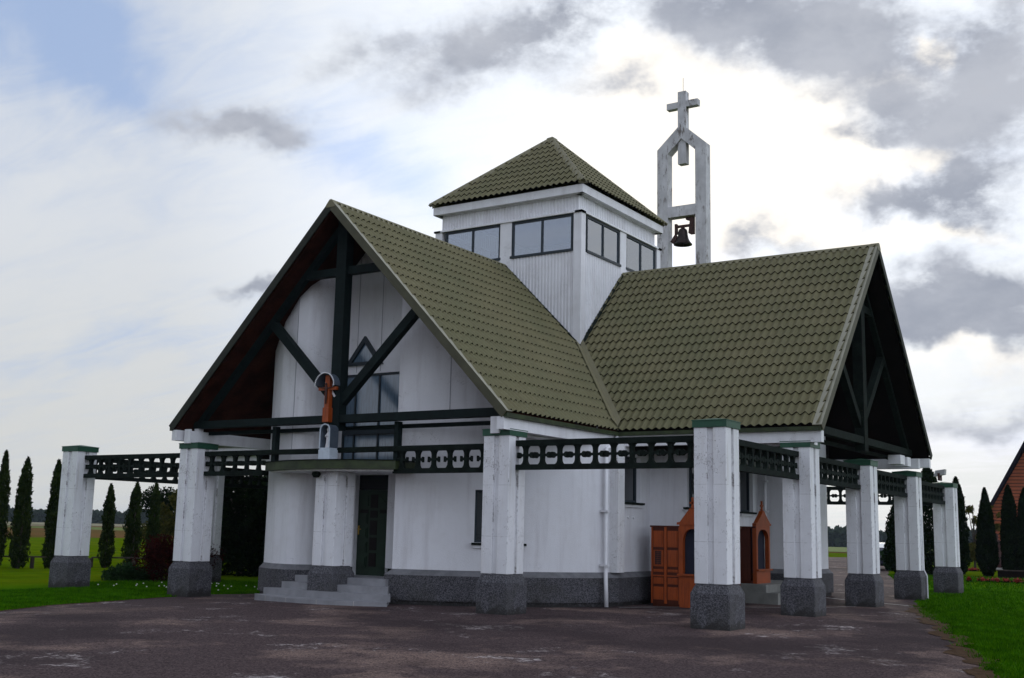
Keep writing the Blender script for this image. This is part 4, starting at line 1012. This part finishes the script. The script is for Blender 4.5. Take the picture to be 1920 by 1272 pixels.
# ------------------------------------------------------------------ confessionals and kneeler
def gothic(wd, h0, h1, n=8):
    """pointed arch outline (half width wd, springing h0, tip h1) from bottom left round"""
    L = []
    for k in range(n + 1):
        a = k / n; L.append((-wd * math.cos(a * math.pi / 2) ** .8 if a < 1 else 0, h0 + (h1 - h0) * math.sin(a * math.pi / 2)))
    return L
def confessional(name, label, wL, wN, wR, depth, ht, matm, side_m, nb=.68):
    """front faces local -Y at y=0, x from 0: side bay | niche | side bay"""
    c = thing(name, label, 'confessional', group=None); W_ = wL + wN + wR; mid = wL + wN / 2
    q = MB()
    if wL: q.box(0, wL, .0, depth, 0.06, ht)
    if wR: q.box(wL + wN, W_, .0, depth, 0.06, ht)
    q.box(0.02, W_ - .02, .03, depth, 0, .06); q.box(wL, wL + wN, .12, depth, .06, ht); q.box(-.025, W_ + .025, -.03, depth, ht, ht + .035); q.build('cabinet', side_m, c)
    for (x0, ww) in ((0, wL), (wL + wN, wR)):
        if not ww: continue
        pm = MB(); h2 = ww / 2
        for cxx in (x0, x0 + h2):
            for (z0, z1) in ((.14, .42), (.48, .62), (.74, .80), (.86, 1.22), (1.28, ht - .08)):
                pm.box(cxx + .05, cxx + h2 - .05, -.016, .0, z0, z1); pm.box(cxx + .08, cxx + h2 - .08, -.026, -.016, z0 + .02, z1 - .02)
            pm.box(cxx + .0, cxx + .03, -.022, 0, .06, ht); pm.box(cxx + h2 - .03, cxx + h2, -.022, 0, .06, ht)
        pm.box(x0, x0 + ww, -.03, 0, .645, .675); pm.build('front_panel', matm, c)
        gr = MB()
        for k in range(5): gr.box(x0 + .10 + k * .032, x0 + .115 + k * .032, -.034, -.026, .90, 1.20)
        for k in range(7): gr.box(x0 + .10, x0 + .243, -.036, -.034, .92 + k * .042, .932 + k * .042)
        gr.build('grille', black, c)
    # niche frame with pointed arch
    hw2 = wN / 2; ar = gothic(hw2 - .09, ht - .30, ht - .03); fm = MB()
    full = [(-(hw2), .0), (-(hw2), ht + .05), (0, ht + .05)]
    half = ar
    for s in (1, -1):
        for k in range(len(half) - 1):
            p0, p1 = half[k], half[k + 1]
            fm.prism([(mid + s * p0[0], p0[1]), (mid + s * p1[0], p1[1]), (mid + s * p1[0], ht + .06), (mid + s * p0[0], ht + .06)], (0, -.04, 0), (1, 0, 0), (0, 0, 1), (0, .10, 0))
        xa, xb_ = sorted((mid + s * hw2, mid + s * (hw2 - .09))); fm.box(xa, xb_, -.04, .06, .0, ht + .06)
    fm.box(mid - hw2 + .09, mid + hw2 - .09, -.04, .06, 0, nb); fm.box(mid - hw2 - .03, mid + hw2 + .03, -.10, .0, nb, nb + .04); fm.build('niche_frame', matm, c)
    bk = MB(); bk.box(mid - hw2 + .06, mid + hw2 - .06, .085, .115, nb - .05, ht); bk.build('curtain', mat('dark_blue_curtain', (.012, .013, .030), .9), c)
    cr_ = MB(); top = ht + .06
    cr_.prism([(mid - hw2 - .05, top), (mid - hw2 - .05, top + .05), (mid - hw2 + .02, top + .06), (mid - .10, top + .30), (mid - .05, top + .36), (mid + .05, top + .36), (mid + .10, top + .30), (mid + hw2 - .02, top + .06), (mid + hw2 + .05, top + .05), (mid + hw2 + .05, top)], (0, -.06, 0), (1, 0, 0), (0, 0, 1), (0, .10, 0))
    cr_.build('crown', matm, c)
    fn = MB(); fn.box(mid - .02, mid + .02, -.03, .01, top + .36, top + .60); fn.box(mid - .07, mid + .07, -.03, .01, top + .46, top + .50); fn.lathe([(0, 0), (.04, .02), (.04, .05), (0, .08)], (mid, -.01, top + .35), 10); fn.build('finial', matm, c)
    return c
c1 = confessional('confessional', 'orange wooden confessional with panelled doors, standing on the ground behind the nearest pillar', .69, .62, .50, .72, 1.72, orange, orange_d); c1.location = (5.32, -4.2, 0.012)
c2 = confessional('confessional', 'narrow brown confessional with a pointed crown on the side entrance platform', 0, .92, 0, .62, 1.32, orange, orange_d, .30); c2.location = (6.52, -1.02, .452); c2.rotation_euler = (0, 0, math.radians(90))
for o_ in (c1, c2): o_['group'] = 'wooden confessionals by the side entrance'
q = MB(); q.box(0, .30, 0, .9, .42, .46); q.box(.02, .06, .04, .86, 0, .42); q.box(.24, .28, .04, .86, 0, .42); kn = thing('bench', 'small orange wooden bench on the ground by the side entrance', 'bench', (7.28, -.35, .012))
q2 = MB(); q2.box(0, .30, 0, .9, .42, .46); q2.build('seat', orange, kn)
for yy in (.06, .78):
    q2 = MB(); q2.box(.03, .27, yy, yy + .05, 0, .42); q2.build('leg', orange_d, kn)

# ------------------------------------------------------------------ vegetation
def leaf_cloud(n, sampler, size, seed, up=.0, slim=.5):
    r = np.random.RandomState(seed); P_, Nn = sampler(r, n); n = len(P_)
    a = r.normal(size=(n, 3)); a[:, 2] += up; a /= np.linalg.norm(a, axis=1)[:, None]
    b_ = np.cross(a, r.normal(size=(n, 3))); b_ /= np.linalg.norm(b_, axis=1)[:, None]
    s = size * r.uniform(.6, 1.4, n)[:, None]
    V = np.stack([P_ - a * s * .5, P_ + b_ * s * slim * .5, P_ + a * s * .6, P_ - b_ * s * slim * .5], 1).reshape(-1, 3)
    F = np.arange(4 * n).reshape(-1, 4)
    q = MB(); q.v = [tuple(v) for v in V.tolist()]; q.f = [tuple(f_) for f_ in F.tolist()]; q.mi = [0] * n; return q
def column_sampler(h, R, prof, lumps, seed, gaps=0.0):
    rr = np.random.RandomState(seed); ph = rr.uniform(0, 6.28, 8); 
    def S(r, n):
        z = r.uniform(0, 1, n * 2) ** .9; th = r.uniform(0, 6.283, n * 2)
        rad = prof(z) * R; lump = 1 + lumps * (np.sin(z * h * 4.1 + 2 * th + ph[0]) * .5 + np.sin(z * h * 9 - 3 * th + ph[1]) * .35 + np.sin(z * h * 17 + 5 * th + ph[2]) * .25)
        k = r.uniform(0, 1, n * 2) ** .35; rad = rad * lump * k
        keep = np.ones(n * 2, bool)
        if gaps: keep = (np.sin(z * h * 6.3 + th * 2 + ph[3]) + np.sin(z * h * 13 - th * 3 + ph[4])) > -2 + gaps * 2
        z_ = z[keep][:n]; th = th[keep][:n]; rad = rad[keep][:n]
        return np.stack([rad * np.cos(th), rad * np.sin(th), .06 + z_ * (h - .06)], 1), None
    return S
thuja_prof = lambda z: np.clip(np.minimum((z + .18) * 3.2, 1.0) * (1 - z ** 4.5) ** .75 * (1 - .22 * z), .02, 1)
cone_prof = lambda z: np.clip(np.minimum((z + .10) * 4, 1.0) * (1 - z ** 1.9) ** .75, .02, 1)
def column_tree(name, label, cat, x, y, h, R, m_, n, size, prof=thuja_prof, lumps=.18, seed=1, gaps=0, group=None, twins=1):
    o = thing(name, label, cat, (x, y, terrain(x, y) - .02), 0, group)
    q = MB()
    tops = [(0, 0, 1.0)] if twins == 1 else [(-.12, .05, .92), (.13, -.04, 1.0)]
    tk = MB()
    for k, (dx, dy, s) in enumerate(tops):
        c = leaf_cloud(n // len(tops), column_sampler(h * s, R if twins == 1 else R * .72, prof, lumps, seed + k, gaps), size, seed * 7 + k, up=1.6, slim=.42)
        q.add([(v[0] + dx, v[1] + dy, v[2]) for v in c.v], c.f); tk.tube([(dx, dy, -.1), (dx, dy, h * s * .5), (dx, dy, h * s * .93)], [.05, .035, .01], 7)
    q.build('crown', m_, o); tk.build('trunk', bark, o); return o
g1 = 'columnar thuja trees on the left lawn'
column_tree('thuja_tree', 'columnar thuja cut off by the left picture edge', 'tree', -20.14, -3.53, 4.05, .27, leaf_th, 4200, .13, lumps=.3, seed=11, group=g1)
column_tree('thuja_tree', 'double stemmed columnar thuja, second from the left edge', 'tree', -19.62, -3.05, 3.85, .44, leaf_th, 5600, .13, lumps=.3, seed=12, group=g1, twins=2, gaps=.25)
column_tree('thuja_tree', 'dense columnar thuja close to the left of the leftmost pillar', 'tree', -19.10, -2.12, 3.80, .29, leaf_th, 5200, .13, lumps=.3, seed=13, group=g1)
column_tree('thuja_tree', 'slender thuja just right of the leftmost pillar', 'tree', -18.79, -.05, 3.05, .26, leaf_th, 3800, .12, lumps=.3, seed=14, group=g1, gaps=.2)
column_tree('thuja_tree', 'double topped see-through thuja midway between the two left pillars', 'tree', -19.33, 1.5, 3.2, .42, leaf_th, 4600, .12, lumps=.35, seed=15, group=g1, twins=2, gaps=.5)
column_tree('thuja_tree', 'thuja rising over the dark red bush', 'tree', -21.5, 4.3, 3.3, .27, leaf_th, 3600, .13, lumps=.3, seed=16, group=g1, gaps=.3)
def crown_sampler(blobs_):
    def S(r, n):
        w_ = np.array([b_[3] ** 3 for b_ in blobs_]); idx_ = r.choice(len(blobs_), n, p=w_ / w_.sum()); B_ = np.array(blobs_)[idx_]
        d = r.normal(size=(n, 3)); d /= np.linalg.norm(d, axis=1)[:, None]; k = r.uniform(0, 1, n) ** .4
        p = B_[:, :3] + d * (B_[:, 3] * k)[:, None] * np.array([1, 1, .8]); p[:, 2] = np.maximum(p[:, 2], .02); return p, None
    return S
def bush(name, label, cat, x, y, blobs_, m_, n, size, seed, trunk=None, group=None):
    o = thing(name, label, cat, (x, y, terrain(x, y) - .01), 0, group)
    leaf_cloud(n, crown_sampler(blobs_), size, seed, up=.3, slim=.6).build('foliage' if not trunk else 'crown', m_, o)
    tk = MB()
    if trunk:
        h, r_ = trunk; tk.tube([(0, 0, -.1), (.03, 0, h * .5), (0, .02, h)], [r_, r_ * .7, r_ * .3], 8)
        for b_ in blobs_[:9]: tk.tube([(0, 0, h * .45), ((b_[0]) * .6, b_[1] * .6, (h * .45 + b_[2]) / 2 + .1), (b_[0], b_[1], b_[2])], [r_ * .45, r_ * .3, r_ * .1], 6)
        tk.build('trunk', bark, o)
    else:
        for k in range(5):
            a = k * 1.26; tk.tube([(0, 0, -.05), (.15 * math.cos(a), .15 * math.sin(a), .3), (.3 * math.cos(a), .3 * math.sin(a), .55)], [.02, .014, .006], 5)
        tk.build('stems', bark, o)
    return o
def rb_(r, n, R, z0, z1, s0, s1): return [(r.gauss(0, R * .45), r.gauss(0, R * .45), r.uniform(z0, z1), r.uniform(s0, s1)) for _ in range(n)]
r7 = random.Random(21)
bush('barberry_bush', 'large dark red barberry bush beside the left eave pillar', 'bush', -9.9, -4.9, rb_(r7, 12, .7, .3, .95, .35, .6), leaf_rd, 9000, .06, 31)
bush('barberry_bush', 'smaller dark red bush partly behind the left eave pillar', 'bush', -9.1, -4.4, rb_(r7, 10, .5, .3, 1.0, .35, .55), leaf_rd, 6000, .06, 32)
bush('juniper_bush', 'low green juniper left of the dark red bush', 'bush', -10.8, -5.3, [(k * .22 - .5, (k % 3 - 1) * .25, .15 + .12 * (k % 2), .34) for k in range(6)], leaf_jn, 5000, .08, 33)
bush('leafy_tree', 'round yellow green tree behind the red bush and the last thuja', 'tree', -24.5, 8.8, rb_(r7, 16, 1.5, 1.2, 2.9, .4, .75), leaf_yw, 9000, .13, 34, trunk=(2.6, .12))
bush('leafy_tree', 'open crowned dark tree behind the thuja over the red bush', 'tree', -27.5, 10.0, rb_(r7, 14, 1.6, 1.0, 3.2, .4, .7), leaf_dk, 5000, .13, 35, trunk=(2.8, .12))
for k, (x, y, lab) in enumerate([(-12.3, .4, 'dense black green yew behind the shaded pillar, left one of the dark clump'), (-11.3, 1.7, 'dense dark yew in the middle of the clump left of the entrance'), (-10.3, 2.7, 'tall dark yew nearest the church wall, left of the entrance'), (-14.6, 3.2, 'dark tree with sky showing through its top behind the yew clump')]):
    bush('yew_tree', lab, 'tree', x, y, rb_(r7, 26, 1.5, .4, 3.0, .6, .95), leaf_dk, 15000, .15, 41 + k, trunk=(2.9, .14), group='dark yews left of the entrance')
g2 = 'dark cypresses on the right lawn'
column_tree('cypress_tree', 'broad dark cypress behind the parked car, left of the cable pillar', 'tree', 3.52, 24.8, 4.1, .85, leaf_dk, 11000, .15, prof=cone_prof, seed=51, group=g2)
column_tree('cypress_tree', 'dark cypress filling the gap between the two far right pillars', 'tree', 4.2, 26.8, 4.9, .95, leaf_dk, 11000, .15, prof=thuja_prof, seed=52, group=g2)
column_tree('cypress_tree', 'dark cypress right behind the floodlight pillar', 'tree', 4.9, 29.4, 4.5, .50, leaf_dk, 9000, .15, prof=thuja_prof, seed=53, group=g2)
column_tree('cypress_tree', 'free standing cone shaped cypress left of the orange house', 'tree', 6.42, 28.0, 3.95, .50, leaf_dk, 12000, .13, prof=cone_prof, lumps=.08, seed=54, group=g2)
column_tree('cypress_tree', 'blunt cypress in front of the orange house wall', 'tree', 7.50, 27.5, 4.05, .44, leaf_dk, 12000, .13, prof=thuja_prof, lumps=.08, seed=55, group=g2)
column_tree('cypress_tree', 'cypress at the right picture edge in front of the orange house', 'tree', 8.20, 27.3, 3.9, .46, leaf_dk, 10000, .13, prof=thuja_prof, lumps=.08, seed=56, group=g2)
bush('leafy_tree', 'thin feathery tree showing right of the floodlight pillar', 'tree', 4.2, 36.6, [(0, 0, 1.0, .6), (.5, 0, 1.7, .42), (.9, 0, 2.3, .30), (1.3, 0, 2.9, .16), (.2, .2, 2.6, .35), (1.2, .1, 2.3, .22), (-.2, 0, 3.2, .3), (.9, 0, 3.3, .12), (.7, 0, 1.0, .45)], leaf_yw, 2600, .16, 61, trunk=(3.2, .07))
bush('leafy_shrub', 'low green shrub beside the broad cypress base', 'bush', 1.6, 30.6, [(0, 0, .4, .5), (-.4, .3, .7, .45)], leaf_jn, 3000, .12, 62)
# far forest edges (read as masses)
def forest(name, label, a0, a1, dist, h, n, seed, m_=leaf_far, hj=.3):
    r = np.random.RandomState(seed)
    az = np.radians(r.uniform(a0, a1, n)); dd = dist + r.uniform(0, 40, n)
    x = CAM.x - np.sin(az) * dd; y = CAM.y + np.cos(az) * dd
    prof = 1 + hj * (np.sin(np.degrees(az) * 1.9) * .4 + np.sin(np.degrees(az) * 5.3 + 1) * .3 + np.sin(np.degrees(az) * 13) * .25 + np.sin(np.degrees(az) * 31) * .2)
    z0 = np.array([terrain(a, b_) for a, b_ in zip(x, y)]); z = z0 + r.uniform(0, 1, n) * h * prof
    def S(rr, k): return np.stack([x, y, z], 1), None
    q = leaf_cloud(n, S, h * .30, seed + 1, up=.0, slim=.8); return tag(q.build(name, m_), label, 'forest', kind='stuff')
forest('far_forest', 'distant blue grey forest edge beyond the left field', 44, 62, 470, 5.2, 26000, 71)
forest('far_forest', 'distant forest edge beyond the green field seen through the right porch', 5, 24, 420, 6.0, 26000, 72)

# left lawn rail and stump posts
def rail(x0, y0, x1, y1, z, label):
    o = thing('low_rail', label, 'fence', (x0, y0, gz(x0, y0)))
    d = Vector((x1 - x0, y1 - y0, 0)); q = MB(); q.beam((0, 0, z), tuple(d + Vector((0, 0, z))), .10, .05); q.build('rail', bark, o)
    n = max(2, int(d.length / 1.4) + 1)
    for k in range(n):
        p = d * (k / (n - 1)) ; q = MB(); q.box(p.x - .05, p.x + .05, p.y - .05, p.y + .05, -.1, z - .025); q.build('post', bark, o)
rail(-22.6, -5.6, -18.4, -1.6, .40, 'low dark rail in front of the thujas at the left edge')
rail(-19.4, -.2, -17.6, 2.2, .36, 'short low rail in front of the double topped thuja')

# ------------------------------------------------------------------ house, statue, planter, flowers, car
hs = thing('house', 'orange log house with a steep dark roof at the right picture edge', 'house', (3.7, 44.2, terrain(3.7, 44.2)), math.radians(4))
HW, HD, HE, HP = 9.0, 9.0, 3.3, 11.4
q = MB(); q.prism([(0, -.2), (HW, -.2), (HW, HE), (HW / 2, HP - .3), (0, HE)], (0, 0, 0), (1, 0, 0), (0, 0, 1), (0, HD, 0)); q.build('wall', brick, hs)
q = MB(); sl_ = (HP - HE) / (HW / 2)
for s in (0, 1):
    def mx(x): return x if s == 0 else HW - x
    a = [(mx(-.35), HE - .35 * sl_), (mx(HW / 2), HP), (mx(HW / 2), HP + .32), (mx(-.45), HE - .35 * sl_ + .12)]
    q.prism(a, (0, -.7, 0), (1, 0, 0), (0, 0, 1), (0, HD + 1.4, 0))
q.build('roof', darkroof, hs)
q = MB(); q.box(2.02, 2.9, -.05, .02, 4.2, 5.6); wn = q.build('window', whitewood, hs); q = MB(); q.box(2.09, 2.83, -.06, -.052, 4.27, 5.53); q.build('pane', glass_d, wn)
q = MB(); q.box(1.9, 3.1, -.05, .02, 1.2, 2.4); wn = q.build('window', whitewood, hs); q = MB(); q.box(1.98, 3.02, -.06, -.052, 1.28, 2.32); q.build('pane', glass_d, wn)
st_ = thing('carved_statue', 'dark carved wooden figure on a pale slab in front of the orange house', 'statue', (4.35, 42.0, terrain(4.35, 42)))
q = MB(); q.box(-.8, .8, -.4, .4, -.1, .10); q.build('slab', kerbm, st_)
q = MB(); q.rings([[(r1 * math.cos(a) + ox, r2 * math.sin(a), z) for a in [2 * math.pi * k / 14 for k in range(14)]] for r1, r2, z, ox in
   ((.30, .26, .1, 0), (.27, .24, .5, 0), (.22, .2, .9, .02), (.20, .17, 1.15, .02), (.26, .18, 1.42, 0), (.25, .16, 1.58, 0), (.09, .09, 1.68, 0), (.12, .13, 1.78, 0), (.12, .13, 1.9, 0), (.03, .03, 2.0, 0))])
q.tube([(-.24, 0, 1.5), (-.30, -.1, 1.2), (-.1, -.25, 1.15)], [.08, .07, .05], 8); q.tube([(.24, 0, 1.5), (.36, -.08, 1.25), (.34, -.2, 1.0)], [.08, .07, .05], 8); q.build('figure', carve, st_, smooth=True)
pl_ = thing('planter', 'low dark wooden planter box between the cypresses at the right edge', 'planter', (7.6, 26.6, terrain(7.6, 26.6)))
q = MB(); q.box(-.5, 1.3, -.2, .2, 0, .30); q.build('box', darkwood, pl_); q = MB(); q.box(-.55, 1.35, -.24, .24, .30, .34); q.build('rim', bark, pl_)
fx = [(6.95, 18.9), (7.32, 19.3), (7.69, 20.0), (8.14, 19.96), (8.57, 19.9), (8.95, 19.9), (4.2, 36.0)]
for k, (x, y) in enumerate(fx):
    r = random.Random(80 + k); o = thing('flower_clump', ['first', 'second', 'third', 'fourth', 'fifth', 'last'][k] + ' low clump of red flowers from the left in the row on the right lawn' if k < 6 else 'red flower clump at the foot of the cone shaped cypress', 'flowers', (x, y, terrain(x, y)), 0, 'red flower clumps on the right lawn')
    s = [.10, .05, .12, .13, .08, .13, .2][k]
    def S(rr, n, s=s): d = rr.normal(size=(n, 3)) * np.array([s * .7, s * .5, .05]); d[:, 2] = np.abs(d[:, 2]) + .06; return d, None
    leaf_cloud(150, S, .07, 90 + k, slim=.9).build('blossoms', redflower, o)
    def S2(rr, n, s=s): d = rr.normal(size=(n, 3)) * np.array([s * .8, s * .6, .04]); d[:, 2] = np.abs(d[:, 2]) + .02; return d, None
    leaf_cloud(200, S2, .08, 190 + k, up=1).build('leaves', leaf_dk, o)
# white clover heads in the left lawn
r = random.Random(5); q = MB()
for _ in range(46):
    x, y = r.uniform(-8.6, -4.6), r.uniform(-8.3, -5.0)
    if math.dist((x, y), (-M_, -S_)) < .8 or inside(x, y, apoly): continue
    q.lathe([(0, 0), (.018, .008), (.02, .02), (.0, .035)], (x, y, gz(x, y) + .055), 6)
tag(q.build('clover_flowers', whitepetal), 'scattered tiny white clover flowers in the left lawn', 'flowers', kind='stuff')

car = thing('parked_car', 'dark blue car parked far behind the side porch, its front showing', 'car', (-.05, 32.4, terrain(-.05, 32.4) + .01), math.radians(106))
prof = [(-2.05, .35), (-2.0, .72), (-1.2, .90), (-.55, 1.32), (.9, 1.36), (1.5, .98), (2.0, .92), (2.08, .40), (1.9, .24), (-1.9, .22)]
q = MB(); R = []
for yy, k in ((-.82, .86), (-.78, 1), (.78, 1), (.82, .86)): R.append([(x * (1 if k == 1 else .98), yy, .55 + (z - .55) * k) for x, z in prof])
q.rings(R); q.build('body', carpaint, car)
q = MB(); q.prism([(-1.16, .90), (-.56, 1.30), (-.50, 1.30), (-1.02, .90)], (0, -.70, .02), (1, 0, 0), (0, 0, 1), (0, 1.4, 0)); q.prism([(.92, 1.33), (1.46, .98), (1.38, .98), (.86, 1.33)], (0, -.7, .02), (1, 0, 0), (0, 0, 1), (0, 1.4, 0))
q.prism([(-.95, .93), (-.52, 1.25), (.85, 1.28), (1.3, .95)], (0, -.80, 0), (1, 0, 0), (0, 0, 1), (0, 1.6, 0)); q.build('windows', carglass, car)
for s in (-1, 1):
    q = MB(); q.box(-2.06, -1.92, s * .62 - .16, s * .62 + .16, .62, .74); q.build('headlight', silver, car)
for x in (-1.3, 1.3):
    for yy in (-.80, .80):
        q = MB(); q.rings([[(x + .31 * math.cos(a), yy + dy, .31 + .31 * math.sin(a)) for a in [2 * math.pi * k / 20 for k in range(20)]] for dy in (-.09, .09)]); wh = q.build('wheel', rubber, car)
        q = MB(); q.rings([[(x + .19 * math.cos(a), yy + dy, .31 + .19 * math.sin(a)) for a in [2 * math.pi * k / 20 for k in range(20)]] for dy in (-.10, .10)]); q.build('rim', silver, wh)
q = MB(); q.box(-2.10, -2.04, -.26, .26, .40, .51); q.build('number_plate', whitewood, car)

# loose pieces that are countable become parts of their own
def split_loose(o):
    bm = bmesh.new(); bm.from_mesh(o.data); bmesh.ops.remove_doubles(bm, verts=bm.verts, dist=1e-5); seen = set(); isl = []
    for v in bm.verts:
        if v in seen: continue
        st = [v]; seen.add(v); comp = []
        while st:
            a = st.pop(); comp.append(a)
            for e in a.link_edges:
                b_ = e.other_vert(a)
                if b_ not in seen: seen.add(b_); st.append(b_)
        isl.append(comp)
    nm = o.name.split('.')[0]
    for comp in isl:
        idx = {v: i for i, v in enumerate(comp)}; cs_ = set(comp)
        fs = {f_ for v in comp for f_ in v.link_faces}
        me = bpy.data.meshes.new(nm); me.from_pydata([tuple(v.co) for v in comp], [], [tuple(idx[v] for v in f_.verts) for f_ in fs])
        for m_ in o.data.materials: me.materials.append(m_)
        n_ = bpy.data.objects.new(nm, me); C.collection.objects.link(n_); n_.parent = o.parent
    bm.free(); bpy.data.objects.remove(o)
for o in list(bpy.data.objects):
    if o.type == 'MESH' and o.parent and o.name.split('.')[0] in ('post', 'cross_arm', 'plinth', 'plinth_slope', 'lantern_post', 'door_panel', 'panel_joint', 'tile_joint', 'door_glass', 'pipe_bracket', 'floodlight', 'door_frame'):
        split_loose(o)

# ------------------------------------------------------------------ haze (real air between the camera and the far forest)
hz = MB(); hz.box(-1510, 1510, -1510, 1510, -4.0, 19.6)
hm = bpy.data.materials.new('haze_air'); hm.use_nodes = True; ht_ = hm.node_tree; ht_.nodes.remove(ht_.nodes['Principled BSDF'])
pv = ht_.nodes.new('ShaderNodeVolumePrincipled'); pv.inputs['Color'].default_value = (.62, .74, .90, 1); pv.inputs['Density'].default_value = .00014; pv.inputs['Anisotropy'].default_value = .2
ht_.links.new(pv.outputs[0], ht_.nodes['Material Output'].inputs['Volume'])
tag(hz.build('haze', hm), 'thin pale blue haze lying over the fields towards the far forest', 'haze', kind='stuff')
